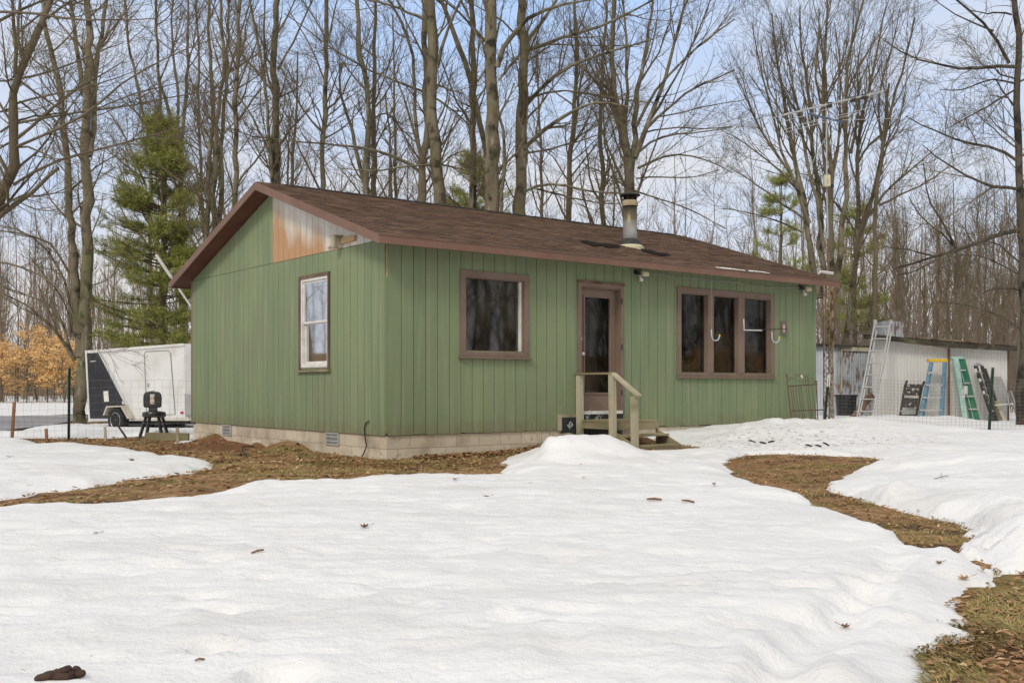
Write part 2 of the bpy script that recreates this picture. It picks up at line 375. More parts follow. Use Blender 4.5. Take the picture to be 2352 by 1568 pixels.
M['blockx'] = mat('block_foundation_front', (.4, .35, .27), rough=.95, extra=block_x('X'))
M['blocky'] = mat('block_foundation_gable', (.4, .35, .27), rough=.95, extra=block_x('Y'))
# ground and snow
def ground_x(nt, b, tc, mp, out):
    mixin(nt, b, (.16, .145, .045), range_(nt, noise_(nt, tc.outputs['Object'], 1.4, 7), .50, .62, 0, .8))
    mixin(nt, b, (.065, .042, .028), range_(nt, noise_(nt, mp.outputs[0], 1.9, 8), .53, .66, 0, .85))
    mixin(nt, b, (.09, .045, .022), range_(nt, noise_(nt, tc.outputs['Object'], 7), .5, .7, 0, .8))
    mixin(nt, b, (.36, .26, .15), range_(nt, noise_(nt, tc.outputs['Object'], 28), .6, .7, 0, .6))
def ground_y(nt, b, tc, mp, out):
    ground_x(nt, b, tc, mp, out)
    s = nt.nodes.new('ShaderNodeSeparateXYZ'); nt.links.new(tc.outputs['Object'], s.inputs[0])
    c = gp(570, 1034); dx = math_(nt, 'MULTIPLY', math_(nt, 'SUBTRACT', s.outputs['X'], c.x), .62); dy = math_(nt, 'SUBTRACT', s.outputs['Y'], c.y+.8)
    d = math_(nt, 'SQRT', math_(nt, 'ADD', math_(nt, 'MULTIPLY', dx, dx), math_(nt, 'MULTIPLY', dy, dy)))
    d = math_(nt, 'ADD', d, math_(nt, 'MULTIPLY', noise_(nt, tc.outputs['Object'], 2.5, 6), .8))
    mixin(nt, b, (.17, .085, .045), range_(nt, d, 2.1, 1.6, 0, .9))
M['ground'] = mat('leafy_soil', (.23, .13, .06), (.34, .22, .115), scale=2.2, rough=1, bump=.9, bscale=14, extra=ground_y, spec=.1)
def snow_x(nt, b, tc, mp, out):
    # melt-out grime and needles lying in specks
    m2 = nt.nodes.new('ShaderNodeMapping'); m2.inputs['Scale'].default_value = (.6, 1.2, 1); nt.links.new(tc.outputs['Object'], m2.inputs['Vector'])
    sp = range_(nt, noise_(nt, m2.outputs[0], 34, 3), .735, .76)
    mixin(nt, b, (.22, .18, .14), math_(nt, 'MULTIPLY', sp, range_(nt, noise_(nt, tc.outputs['Object'], .8), .45, .6)))
    mixin(nt, b, (.60, .585, .56), range_(nt, noise_(nt, mp.outputs[0], 1.3, 8), .5, .75, 0, .55))
    mixin(nt, b, (.45, .41, .35), range_(nt, noise_(nt, tc.outputs['Object'], 150, 2), .66, .72, 0, .35))
    b1 = nt.nodes.new('ShaderNodeBump'); b1.inputs['Distance'].default_value = .035; b1.inputs['Strength'].default_value = .7
    m4 = nt.nodes.new('ShaderNodeMapping'); m4.inputs['Scale'].default_value = (.5, 1.5, 1); nt.links.new(tc.outputs['Object'], m4.inputs['Vector'])
    vo = nt.nodes.new('ShaderNodeTexNoise'); vo.noise_type = 'RIDGED_MULTIFRACTAL'; vo.inputs['Scale'].default_value = 3.2; vo.inputs['Detail'].default_value = 7; nt.links.new(m4.outputs[0], vo.inputs['Vector'])
    hgt = math_(nt, 'ADD', math_(nt, 'MULTIPLY', vo.outputs['Fac'], -.28), math_(nt, 'MULTIPLY', noise_(nt, tc.outputs['Object'], 55, 4), .22))
    hgt = math_(nt, 'ADD', hgt, math_(nt, 'MULTIPLY', noise_(nt, tc.outputs['Object'], 14, 5), .5))
    nt.links.new(hgt, b1.inputs['Height']); nt.links.new(b1.outputs[0], b.inputs['Normal'])
    s = nt.nodes.new('ShaderNodeSeparateXYZ'); nt.links.new(tc.outputs['Object'], s.inputs[0])
    dx = math_(nt, 'SUBTRACT', s.outputs['X'], 4.6); dy = math_(nt, 'SUBTRACT', s.outputs['Y'], 16.2)
    d = math_(nt, 'SQRT', math_(nt, 'ADD', math_(nt, 'MULTIPLY', math_(nt, 'MULTIPLY', dx, dx), .35), math_(nt, 'MULTIPLY', dy, dy)))
    bank = range_(nt, d, 1.7, .4)
    sp2 = range_(nt, noise_(nt, tc.outputs['Object'], 12, 6), .57, .66)
    mixin(nt, b, (.16, .14, .12), math_(nt, 'MULTIPLY', math_(nt, 'MULTIPLY', sp2, bank), .85))
M['snow'] = mat('old_snow', (.74, .74, .74), (.795, .795, .795), scale=1.5, rough=.55, stretch=(.55, 1.3, 1), spec=.25, extra=snow_x)
EXPO = 0.23
# ============================================================ TERRAIN
def axis(segs):
    out = []
    for (a, b, st) in segs:
        n = max(1, int(round((b-a)/st))); out.extend(list(np.linspace(a, b, n, endpoint=False)))
    out.append(segs[-1][1]); return np.array(out)
XS = axis([(-400, -100, 30), (-100, -30, 4), (-30, -14, .5), (-14, -6.5, .11), (-6.5, 6.5, .05), (6.5, 14, .11), (14, 30, .5), (30, 100, 4), (100, 400, 30)])
YS = axis([(-400, -60, 30), (-60, -6, 2), (-6, 2, .25), (2, 6.5, .035), (6.5, 12, .045), (12, 20, .07), (20, 30, .14), (30, 60, .8), (60, 110, 3), (110, 500, 20)])
GX, GY = np.meshgrid(XS, YS, indexing='ij')
def gridfaces(nx, ny):
    i = np.arange(nx*ny).reshape(nx, ny)
    return np.stack([i[:-1, :-1], i[1:, :-1], i[1:, 1:], i[:-1, 1:]], -1).reshape(-1, 4)
GZ = G(GX, GY)
def w2(lst, dz):   # pixel outline -> world outline on the ground raised by dz
    return [(p.x, p.y) for p in (gp(a, b, dz) for (a, b) in lst)]
def L2(x, y): p = loc(x, y); return (p.x, p.y)
A = (w2([(-400, 1168), (-150, 1170), (0, 1158), (156, 1142), (292, 1130), (417, 1122), (495, 1112), (560, 1098), (599, 1093), (650, 1098), (693, 1099), (781, 1088), (886, 1081), (1042, 1079), (1150, 1079)], .09)
     + w2([(1168, 1072), (1149, 1057), (1180, 1042), (1240, 1026), (1290, 1012)], .02)
     + [L2(2.9, -.9), L2(3.1, -1.35), L2(4.5, -1.75), L2(4.85, -1.3), L2(4.95, -.3), L2(4.95, .4), L2(9.2, .5), L2(9.2, 7), L2(.3, HW)]
     + [L2(-.4, HW-.1)] + w2([(432, 1006), (340, 1001), (180, 1007), (60, 1006), (0, 1007), (-300, 1007)], 0)
     + w2([(-300, 1012), (0, 1013), (52, 1014), (94, 1019), (135, 1027), (245, 1031), (333, 1043), (390, 1054), (458, 1059), (490, 1067)], .0)
     + w2([(484, 1073), (443, 1085), (365, 1096), (292, 1104), (224, 1119), (104, 1132), (68, 1140), (0, 1151), (-150, 1160), (-400, 1162)], .0))
B = (w2([(1663, 1047), (1693, 1076), (1738, 1093), (1780, 1107), (1835, 1121), (1874, 1142), (1921, 1152), (1979, 1171), (2003, 1191), (2077, 1218), (2170, 1247)], .09)
     + w2([(2268, 1247), (2225, 1230), (2229, 1218), (2194, 1204), (2108, 1185), (2030, 1164), (1960, 1144), (1905, 1125), (1911, 1109), (1952, 1086), (2069, 1068), (2045, 1058), (1979, 1049), (1804, 1044), (1706, 1044)], 0))
C = w2([(2500, 1322), (2352, 1319), (2303, 1317), (2307, 1331), (2271, 1347), (2232, 1347), (2229, 1370), (2170, 1394), (2174, 1401), (2217, 1421), (2190, 1448), (2229, 1464), (2170, 1475),
        (2170, 1487), (2131, 1499), (2131, 1518), (2147, 1542), (2155, 1568), (2120, 1680), (3300, 1680), (3300, 1330)], .0)
D1 = w2([(2205, 1253), (2245, 1260), (2290, 1273), (2262, 1278), (2225, 1266)], 0)
D2 = w2([(2240, 1290), (2262, 1297), (2290, 1312), (2270, 1310), (2245, 1299)], 0)
Fp = (w2([(-600, 956), (0, 956), (140, 952), (175, 950), (200, 951), (440, 951)], 0) +
      w2([(520, 962), (440, 966), (410, 969), (337, 974), (264, 975), (129, 977), (88, 981), (53, 987), (29, 996), (-300, 1000), (-600, 1000)], 0.03))
def sdist(poly, X, Y):
    d = np.full(X.shape, 1e9); inside = np.zeros(X.shape, bool); n = len(poly)
    for i in range(n):
        x1, y1 = poly[i]; x2, y2 = poly[(i+1) % n]
        ex, ey = x2-x1, y2-y1; l2 = ex*ex+ey*ey+1e-12
        t = np.clip(((X-x1)*ex+(Y-y1)*ey)/l2, 0, 1)
        d = np.minimum(d, (X-x1-t*ex)**2+(Y-y1-t*ey)**2)
        c = ((y1 > Y) != (y2 > Y)) & (X < (x2-x1)*(Y-y1)/(y2-y1+1e-12)+x1)
        inside ^= c
    d = np.sqrt(d); return np.where(inside, -d, d)
BARE = [A, B, C, D1, D2, Fp]
def cover(X, Y):
    s = np.full(np.shape(X), 1e9)
    for p in BARE: s = np.minimum(s, sdist(p, X, Y))
    return s
MOUNDS = []   # (x1,y1,x2,y2,h,w)
def mnd(p, q, h, w): MOUNDS.append((p[0], p[1], q[0], q[1], h, w))
mnd((.6, 13.2), (1.15, 13.4), .25, .56)
mnd((1.9, 14.0), (2.3, 14.5), -.07, .5)
mnd((4.1, 17.5), (6.6, 19.2), .21, .85)
mnd((5.4, 16.9), (7.4, 18.2), .10, .9)
p_, q_ = gp(2060, 1110, .2), gp(2420, 1215, .2)
mnd((p_.x, p_.y), (q_.x, q_.y), .17, .75)
p_, q_ = gp(2150, 1040, .2), gp(2420, 1060, .2)
mnd((p_.x, p_.y), (q_.x, q_.y), .12, 1.1)
mnd((8.0, 22.6), (9.6, 23.4), .16, .9)
DENTS = []
for (px, py, d, w) in [(490, 1497, .09, .055), (475, 1490, .05, .05), (632, 1555, .07, .08), (665, 1575, .05, .1), (2014, 1319, .06, .07), (1991, 1347, .07, .08), (1944, 1393, .08, .08), (1893, 1429, .08, .07),
                       (1812, 1503, .06, .10), (1800, 1560, .05, .1), (520, 1404, .03, .07), (455, 1373, .02, .06), (1850, 1465, .05, .1), (2060, 1285, .05, .08), (1300, 1500, .02, .1), (1120, 1240, .015, .09)]:
    p = gp(px, py, .1); DENTS.append((p.x, p.y, d*1.5, w))
def snowz(X, Y):
    X = np.asarray(X, dtype=float); Y = np.asarray(Y, dtype=float)
    sd = cover(X, Y)+.2*fbm(X*3.1, Y*3.1, 5)+.10*fbm(X*11+5, Y*11, 4)
    T = .125+.05*fbm(X*.7+3, Y*.7, 3)+.045*sstep(3, 12, Y)*0
    for (x1, y1, x2, y2, h, w) in MOUNDS:
        ex, ey = x2-x1, y2-y1; t = np.clip(((X-x1)*ex+(Y-y1)*ey)/(ex*ex+ey*ey), 0, 1)
        d2 = (X-x1-t*ex)**2+(Y-y1-t*ey)**2
        T = T+h*np.exp(-d2/(w*w))*(1+.8*fbm(X*2.3, Y*2.3, 5))
    ed = 1-np.exp(-np.maximum(sd, 0)/(.16+.42*sstep(-.12, .2, fbm(X*1.3+7, Y*1.3, 2))))
    z = G(X, Y)+T*ed
    # wind and melt ripples, longer across than along
    rp = (np.abs(fbm(X*1.6+.8*Y, Y*4.2, 5))*-.05+np.abs(fbm(X*3.7-Y, Y*8.5+3, 4))*-.035+.018*fbm(X*5, Y*11, 3)+.010*fbm(X*13, Y*24, 2)+.03*fbm(X*1.1, Y*2.3, 3)+.012*np.abs(fbm(X*2.6+Y*.5, Y*6.5, 4)))
    rp = rp-.016*sstep(.10, .26, fbm(X*4.3+11, Y*5.5, 3))-.012*sstep(.12, .3, fbm(X*9+31, Y*11, 3))
    z = z+rp*np.clip(ed*1.2-.1, 0, 1)*sstep(60, 30, Y)
    for (a, b, d, w) in DENTS:
        r2 = ((X-a)**2+((Y-b)*.75)**2)/(w*w); z = z-d*.75*np.exp(-r2**1.5*(1+.5*fbm(X*9, Y*9, 2)))+d*.10*np.exp(-(np.sqrt(r2)-1.6)**2*3)
    # a shallow walked trench on the right
    tr = [gp(2075, 1250, .1), gp(2014, 1319, .1), gp(1893, 1429, .1), gp(1812, 1503, .1), gp(1790, 1600, .1)]
    dd = np.full(X.shape, 1e9)
    for a, b in zip(tr[:-1], tr[1:]):
        ex, ey = b.x-a.x, b.y-a.y; t = np.clip(((X-a.x)*ex+(Y-a.y)*ey)/(ex*ex+ey*ey), 0, 1)
        dd = np.minimum(dd, (X-a.x-t*ex)**2+(Y-a.y-t*ey)**2)
    z = z-.05*np.exp(-dd/(.11**2))*(1+1.6*fbm(X*6, Y*6, 3))
    z = np.maximum(z, G(X, Y)+.03*ed)
    return np.where(sd > 0, z, G(X, Y)-.05*np.clip(-sd*8, 0, 1)-.004), sd
SZ, SD = snowz(GX, GY)
# soil: a little rougher where bare
_c = gp(575, 1034); DIG = np.exp(-(((GX-_c.x)*.62)**2+(GY-_c.y-.3)**2)/.9)
gz = GZ+(.02*fbm(GX*3, GY*3, 4)+DIG*(.16*np.abs(fbm(GX*2.6+3, GY*2.6, 5))-.02+.05*fbm(GX*9, GY*9, 3)))*(np.abs(GX) < 14)*(GY < 34)*(GY > 2)
fac = gridfaces(len(XS), len(YS))
go = rawmesh('ground', np.stack([GX, GY, gz], -1).reshape(-1, 3), fac, M['ground'], smooth=True)
tag(go, kind='structure')
sdf = SD.reshape(-1); rr = np.hypot(GX, GY).reshape(-1)
keep = (sdf[fac].max(1) > -.12) & (rr[fac].max(1) < 85)
fs = fac[keep]; used = np.unique(fs); remap = -np.ones(GX.size, int); remap[used] = np.arange(len(used))
sv = np.stack([GX, GY, SZ], -1).reshape(-1, 3)[used]
so = rawmesh('snow', sv, remap[fs], M['snow'], smooth=True); tag(so, kind='structure')
def topz(x, y):
    z, sd = snowz(np.array([x]), np.array([y])); return float(z[0]) if sd[0] > 0 else g1(x, y)
def snowpt(px, py):
    z = .12
    for i in range(10):
        Y = (H-z)*F/(py-CY); p = at(px, py, Y); z = .5*z+.5*topz(p.x, p.y)
    return Vector((p.x, p.y, topz(p.x, p.y)))
# slushy drive beyond the left fence
dv = MB()
rows = [[(-500, 1000), (-500, 958)], [(0, 992), (0, 957)], [(60, 984), (60, 957)], [(120, 977), (120, 955)], [(170, 968), (170, 955)], [(200, 962), (200, 957)]]
pts = []
for (a, b) in rows:
    p, q = gp(*a), gp(*b); pts.append([p.lerp(q, k/8) for k in range(9)])
vs = [Vector((p.x, p.y, g1(p.x, p.y)+.03)) for r in pts for p in r]
dv.add(vs, [(i*9+k, (i+1)*9+k, (i+1)*9+k+1, i*9+k+1) for i in range(len(pts)-1) for k in range(8)])
tag(build('driveway', dv, M['road']), kind='structure')
# leaf litter on bare soil
def flat_leaves(name, n, sampler, size, mt, seed, lift=.022, zf=None):
    rs = np.random.RandomState(seed); x, y = sampler(rs, n); n = len(x)
    z = G(x, y)+.02*fbm(x*3, y*3, 4)+lift*rs.rand(n) if zf is None else zf(x, y)
    s = size*(.5+rs.rand(n)); a = rs.rand(n)*6.28; tl = rs.normal(0, .22, (n, 2)); fold = rs.rand(n)*.35+.05
    base = np.array([[-1, 0], [-.2, .5], [.9, .12], [1.0, -.1], [.1, -.52]])
    V_ = np.zeros((n, 5, 3))
    for k in range(5):
        lx = base[k, 0]*s*.5; ly = base[k, 1]*s*.5*(.8+.4*rs.rand(n))
        V_[:, k, 0] = x+lx*np.cos(a)-ly*np.sin(a); V_[:, k, 1] = y+lx*np.sin(a)+ly*np.cos(a)
        V_[:, k, 2] = z+lx*tl[:, 0]+ly*tl[:, 1]+np.abs(ly)*fold+s*.12
    idx = np.arange(n)[:, None]*5
    tri = np.concatenate([idx+np.array([0, 4, 1]), idx+np.array([4, 3, 1]), idx+np.array([3, 2, 1])], 0)
    return rawmesh(name, V_.reshape(-1, 3), tri, mt)
def bare_sampler(poly_list, box, clump=True):
    def f(rs, n):
        x = rs.uniform(box[0], box[1], n); y = rs.uniform(box[2], box[3], n)
        s = np.full(n, 1e9)
        for p in poly_list: s = np.minimum(s, sdist(p, x, y))
        k = s < .02
        if clump: k &= (fbm(x*1.3, y*1.3, 3)+.5 > rs.rand(n)*.95)
        hx = (x-K.x)*U.x+(y-K.y)*U.y; hy = (x-K.x)*V.x+(y-K.y)*V.y
        k &= ~((hx > -.02) & (hx < HL+.02) & (hy > -.02) & (hy < HW))
        c = gp(575, 1034); k &= (((x-c.x)*.62)**2+(y-c.y-.3)**2 > .75*rs.rand(n)+.25)
        return x[k], y[k]
    return f
tag(flat_leaves('fallen_leaves', 45000, bare_sampler([A], (-10, 3.5, 8.5, 22)), .055, M['litter'], 3), 'brown dry leaf litter on the bare soil around the cabin', 'leaves', kind='stuff')
tag(flat_leaves('fallen_leaves', 40000, bare_sampler([B], (2, 8, 6, 16)), .032, M['litter'], 4), 'scattered leaf litter on the brown patch right of the steps', 'leaves', kind='stuff')
tag(flat_leaves('fallen_leaves', 22000, bare_sampler([C, D1, D2], (1.2, 5, 2.6, 6.4)), .034, M['litter'], 5), 'leaf litter between grass tufts at the near right edge of the snow', 'leaves', kind='stuff')
def wallstrip(rs, n):
    s = rs.uniform(.4, 3.4, n); d = np.abs(rs.normal(0, .22, n))+.03; return K.x+U.x*s-V.x*d, K.y+U.y*s-V.y*d
tag(flat_leaves('fallen_leaves', 2600, wallstrip, .06, M['litter'], 6, .035), 'drift of tan leaves along the foot of the front foundation', 'leaves', kind='stuff')
def grass(name, poly, box, n, hgt, seed, label, thr):
    rs = np.random.RandomState(seed); x = rs.uniform(box[0], box[1], n); y = rs.uniform(box[2], box[3], n)
    _q = gp(575, 1034); k = (((x-_q.x)*.62)**2+(y-_q.y-.3)**2 > 1.0) & (sdist(poly, x, y) < .05) & (fbm(x*2.1+40, y*2.1, 3) > thr); x = x[k]; y = y[k]; n = len(x)
    z = G(x, y)+.0; a = fbm(x*1.2, y*1.2, 2)*12+rs.normal(0, .7, n); h = hgt*(.4+rs.rand(n)); w = .0028
    lean = h*rs.uniform(1.0, 2.8, n); V_ = np.zeros((n, 5, 3)); ca, sa = np.cos(a), np.sin(a)
    for k, (t, ww) in enumerate([(0, -1), (0, 1), (.55, -.8), (.55, .8), (1, 0)]):
        V_[:, k, 0] = x+ca*lean*t*t-sa*ww*w; V_[:, k, 1] = y+sa*lean*t*t+ca*ww*w; V_[:, k, 2] = z+h*(t-.35*t*t)+.01
    i = np.arange(n)[:, None]*5
    tri = np.concatenate([i+np.array([0, 1, 3]), i+np.array([0, 3, 2]), i+np.array([2, 3, 4])], 0)
    tag(rawmesh(name, V_.reshape(-1, 3), tri, M['grass']), label, 'grass', kind='stuff')
grass('grass', C, (1.2, 5, 2.6, 6), 60000, .026, 8, 'matted yellow grass tufts at the near right edge of the snow', .02)
grass('grass', B, (2, 8, 6, 13.5), 60000, .022, 9, 'low moss green grass on the bare strip right of the snowfield', .04)
grass('grass', A, (-7, 3, 10.5, 17), 50000, .03, 10, 'thin tan grass on the bare soil beside the foundation', .06)
# ============================================================ HOUSE  (children in the house frame)
house = bpy.data.objects.new('green_cabin', None); COL.objects.link(house); house.location = K; house.rotation_euler = (0, 0, HA)
tag(house, 'single storey green cabin with vertical siding and brown shingle roof', 'house')
SB = .335; WT = ROOF0+.0   # siding bottom, wall top at eaves
def cut(intervals, holes):
    for (a, b) in holes:
        n = []
        for (z0, z1) in intervals:
            if b <= z0 or a >= z1: n.append((z0, z1)); continue
            if a > z0: n.append((z0, a))
            if b < z1: n.append((b, z1))
        intervals = n
    return intervals
def wallcells(put, a0, a1, zb, zt, holes, pitch=None, g=.009, first=0, out0=0, out1=.012, seam=None, jag=0, picker=None, mbs=None):
    edges = {a0, a1}
    if pitch:
        x = a0+first
        while x < a1: edges.add(x-g/2); edges.add(x+g/2); x += pitch
    for h in holes: edges.add(max(a0, min(a1, h[0]))); edges.add(max(a0, min(a1, h[1])))
    pk = HW/2
    if callable(zt) and a0 < pk < a1: edges.add(pk)
    e = sorted(edges)
    for i in range(len(e)-1):
        u0, u1 = e[i], e[i+1]; m = (u0+u1)/2
        if u1-u0 < 1e-4: continue
        if pitch:
            k = (m-a0-first)/pitch
            if abs(k-round(k))*pitch < g/2-1e-4 and round(k) >= 0: continue
        t0 = zt(u0) if callable(zt) else zt; t1 = zt(u1) if callable(zt) else zt
        z0 = zb+(random.uniform(0, jag) if random.random() < .5 else 0)
        hh = [(h[2], h[3]) for h in holes if h[0]-1e-5 <= m <= h[1]+1e-5]
        top = max(t0, t1)+1
        if seam: hh = hh+[(seam-.004, seam+.004)]
        for (a, b) in cut([(z0, top)], hh):
            q0, q1 = (t0, t1) if b == top else (b, b)
            if min(q0, q1) <= a+.002: 
                if max(q0, q1) <= a: continue
                q0 = max(q0, a+.001); q1 = max(q1, a+.001)
            mb = mbs[picker(m, (a+min(q0, q1))/2)] if picker else mbs[0]
            mb.hexa([put(u0, out1, a), put(u1, out1, a), put(u1, out0, a), put(u0, out0, a), put(u0, out1, q0), put(u1, out1, q1), put(u1, out0, q1), put(u0, out0, q0)])
PF = lambda a, o, z: (a, -o, z)
PG = lambda a, o, z: (-o, a, z)
PR = lambda a, o, z: (HL+o, a, z)
PB = lambda a, o, z: (a, HW+o, z)
def box4(f, p, q):   # pixel corners top-left, bottom-right -> (a0,a1,z0,z1)
    (a, z1), (b, z0) = f(*p), f(*q); return [min(a, b), max(a, b), z0, z1]
# openings, outer edge of trim
W1a, W1z1 = fw(1055, 619); W1b, W1z0 = fw(1213, 822)
_, W1z0 = fw(1055, 818)
D0, DZ1 = fw(1325, 646); D1_, DZ0 = fw(1430, 945); 
P0_, PZ1 = fw(1553, 658); P1_, _ = fw(1776, 860); _, PZ0 = fw(1553, 864)
G0, GZ1 = gw(760, 623); G1, _ = gw(690, 700); _, GZ0 = gw(760, 850)
print('win1', W1a, W1b, W1z0, W1z1, 'door', D0, D1_, DZ0, DZ1, 'pic', P0_, P1_, PZ0, PZ1, 'gab', G0, G1, GZ0, GZ1)
fr = .10  # trim board width
h1 = (W1a+fr, W1b-fr, W1z0+.08, W1z1-fr)
hd = (D0+.07, D1_-.07, DZ0-.02, DZ1-.07)
hp = (P0_+fr, P1_-fr, PZ0+.06, PZ1-fr)
hg = (G0+.05, G1-.05, GZ0+.05, GZ1-.05)
lowcut = (fw(1281, 960)[0], D1_-.0, .0, fw(1290, 951)[1])
zt = lambda y: zroof(y)-.13
sid = MB(); prim = MB()
wallcells(PF, 0.02, HL, SB, WT, [h1, hd, hp, lowcut], pitch=.2032, first=.217, jag=.02, mbs=[sid])
SEAM = 3.07
wallcells(PG, 0.02, HW, SB, zt, [hg], pitch=.2032, first=.16, seam=SEAM, mbs=[sid, prim], picker=lambda a, z: 1 if (a < HW/2 and z > SEAM and a > .30) else 0)
build('siding', sid, M['green'], house)
build('bare_gable_panel', prim, M['primer'], house)['label'] = 'bare orange plywood and white primer on the right half of the gable'
bk = MB()
wallcells(PF, 0, HL, .345, WT, [h1, hd, hp], out0=-.12, out1=0, mbs=[bk])
wallcells(PG, .001, HW, .345, zt, [hg], out0=-.12, out1=0, mbs=[bk])
wallcells(PR, .001, HW, .30, zt, [], out0=-.12, out1=0, mbs=[bk])
wallcells(PB, 0, HL, .30, WT, [], out0=-.12, out1=0, mbs=[bk])
M['sheath'] = mat('dark_groove_backing', (.06, .085, .045), (.08, .1, .055), scale=3, rough=.9)  # backing wall darker than the planks, so the grooves show dark
build('wall', bk, M['sheath'], house)
inn = MB(); inn.box((.2, .2, .55), (HL-.2, HW-.2, .60)); inn.box((.2, .2, WT-.25), (HL-.2, HW-.2, WT-.2)); inn.box((.13, HW*.55, .6), (HL-.13, HW*.55+.1, WT-.25))
build('room_partition', inn, M['dark'], house)
# some furniture silhouettes would be guesses: the room stays empty and dark
fo = MB(); fo.box((.015, .015, -.5), (HL-.015, .2, SB-.004)); build('foundation', fo, M['blockx'], house)
fo = MB(); fo.box((.012, .2, -.5), (.2, HW-.015, SB-.004)); build('foundation', fo, M['blocky'], house)
fo = MB(); fo.box((HL-.2, .2, -.5), (HL-.012, HW-.015, SB-.004)); build('foundation', fo, M['blocky'], house)
# corner trim: painted corner with a bare golden strip near the top, brown board at the back
tb = MB(); tb.box((-.014, HW-.01, SB-.02), (.03, HW+.06, WT+.02)); build('corner_board', tb, M['trimbrown'], house)
tb = MB(); tb.box((-.004, -.004, SB+.03), (.02, .02, 2.55)); build('corner_board', tb, M['green'], house)
tb = MB(); tb.box((0.0, -.002, 2.55), (.02, .02, 3.05)); build('corner_board', tb, M['newwood'], house)['label'] = 'bare golden wood strip at the top of the corner'
# roof -------------------------------------------------------
X0, X1 = -.31, HL+.24; EY0, EY1 = -EAVE, HW+EAVE
nco = int((HW/2+EAVE)/(COURSE))+1
def slope_side(mb, sgn):
    prev = None
    for i in range(nco):
        y0 = -EAVE+i*COURSE; y1 = min(-EAVE+(i+1)*COURSE+.03, HW/2)
        if y0 >= HW/2: break
        zz0 = ROOF0+RS_*(y0+EAVE); zz1 = ROOF0+RS_*(y1+EAVE)
        nseg = 36
        for j in range(nseg):       # each run of shingles sits a touch differently, so courses are not ruler lines
            xa = X0+(X1-X0)*j/nseg; xb = X0+(X1-X0)*(j+1)/nseg
            th = .014+random.uniform(-.0025, .004); sh = random.uniform(-.006, .004)
            ya = y0-.004+sh
            f = (lambda y: y) if sgn > 0 else (lambda y: HW-y)
            p = [(xa, f(ya), zz0+th-.012), (xb, f(ya), zz0+th-.012), (xb, f(y1), zz1-.010), (xa, f(y1), zz1-.010),
                 (xa, f(ya), zz0+th), (xb, f(ya), zz0+th), (xb, f(y1), zz1+.001), (xa, f(y1), zz1+.001)]
            mb.hexa(p)
roof = MB(); slope_side(roof, 1); slope_side(roof, -1)
ro = build('roof', roof, M['shingle'], house)
dk = MB()
for s in (1, -1):
    f = (lambda y: y) if s > 0 else (lambda y: HW-y)
    dk.hexa([(X0+.02, f(EY0+.02), ROOF0-.10), (X1-.02, f(EY0+.02), ROOF0-.10), (X1-.02, f(HW/2), zroof(HW/2)-.10), (X0+.02, f(HW/2), zroof(HW/2)-.10),
             (X0+.02, f(EY0+.02), ROOF0-.012), (X1-.02, f(EY0+.02), ROOF0-.012), (X1-.02, f(HW/2), zroof(HW/2)-.018), (X0+.02, f(HW/2), zroof(HW/2)-.018)])
build('roof_deck', dk, M['soffit'], ro)
rc = MB()
zr = zroof(HW/2)
for j in range(40):
    xa = X0+.5+(X1-X0-.9)*j/40; xb = X0+.5+(X1-X0-.9)*(j+1)/40+.02; t = .012+.003*(j % 2)
    for s in (1, -1):
        rc.hexa([(xa, HW/2, zr+t), (xb, HW/2, zr+t-.003), (xb, HW/2-s*.15, zr-.15*RS_+t-.003), (xa, HW/2-s*.15, zr-.15*RS_+t), (xa, HW/2, zr+t+.016), (xb, HW/2, zr+t+.01), (xb, HW/2-s*.15, zr-.15*RS_+t+.01), (xa, HW/2-s*.15, zr-.15*RS_+t+.016)])
M['ridgecap'] = mat('dark_ridge_cap', (.018, .014, .013), (.035, .028, .024), scale=5, rough=.8)
build('ridge_cap', rc, M['ridgecap'], ro)
fa = MB(); fa.box((X0-.02, EY0-.02, ROOF0-.125), (X1+.02, EY0+.004, ROOF0-.006)); fa.box((X0-.02, EY1-.004, ROOF0-.125), (X1+.02, EY1+.02, ROOF0-.006))
build('eave_fascia', fa, M['fascia'], house, bevel=.004)
dr = MB(); dr.box((X0-.03, EY0-.03, ROOF0-.012), (X1+.03, EY0+.02, ROOF0-.003)); build('drip_edge', dr, M['trimbrown'], house)
def rake(x0, x1, nm, drop=.13):
    r = MB()
    for s in (1, -1):
        f = (lambda y: y) if s > 0 else (lambda y: HW-y)
        a, b = EY0+.004, HW/2
        r.hexa([(x0, f(a), ROOF0-drop), (x1, f(a), ROOF0-drop), (x1, f(b), zr-drop), (x0, f(b), zr-drop), (x0, f(a), ROOF0-.002), (x1, f(a), ROOF0-.002), (x1, f(b), zr-.002), (x0, f(b), zr-.002)])
    return build(nm, r, M['fascia'], house)
rake(X0-.02, X0+.004, 'rake_board'); rake(X1-.004, X1+.02, 'rake_board')
# window 1 ----------------------------------------------------
def frame_rect(mb, put, a0, a1, z0, z1, w, o0, o1, wt=None, wb=None):
    wt = w if wt is None else wt; wb = w if wb is None else wb
    mb.box(*mm(put(a0, o0, z1-wt), put(a1, o1, z1))); mb.box(*mm(put(a0, o0, z0), put(a1, o1, z0+wb)))
    mb.box(*mm(put(a0, o0, z0+wb), put(a0+w, o1, z1-wt))); mb.box(*mm(put(a1-w, o0, z0+wb), put(a1, o1, z1-wt)))
def mm(p, q): return tuple(map(min, p, q)), tuple(map(max, p, q))
def pbox(mb, put, a0, a1, o0, o1, z0, z1): mb.box(*mm(put(a0, o0, z0), put(a1, o1, z1)))
w = MB(); frame_rect(w, PF, W1a, W1b, W1z0, W1z1, fr, .012, .034, wb=.07)
wf = build('window', w, M['trimbrown'], house, bevel=.003); wf['label'] = 'single pane window in a brown frame left of the door'
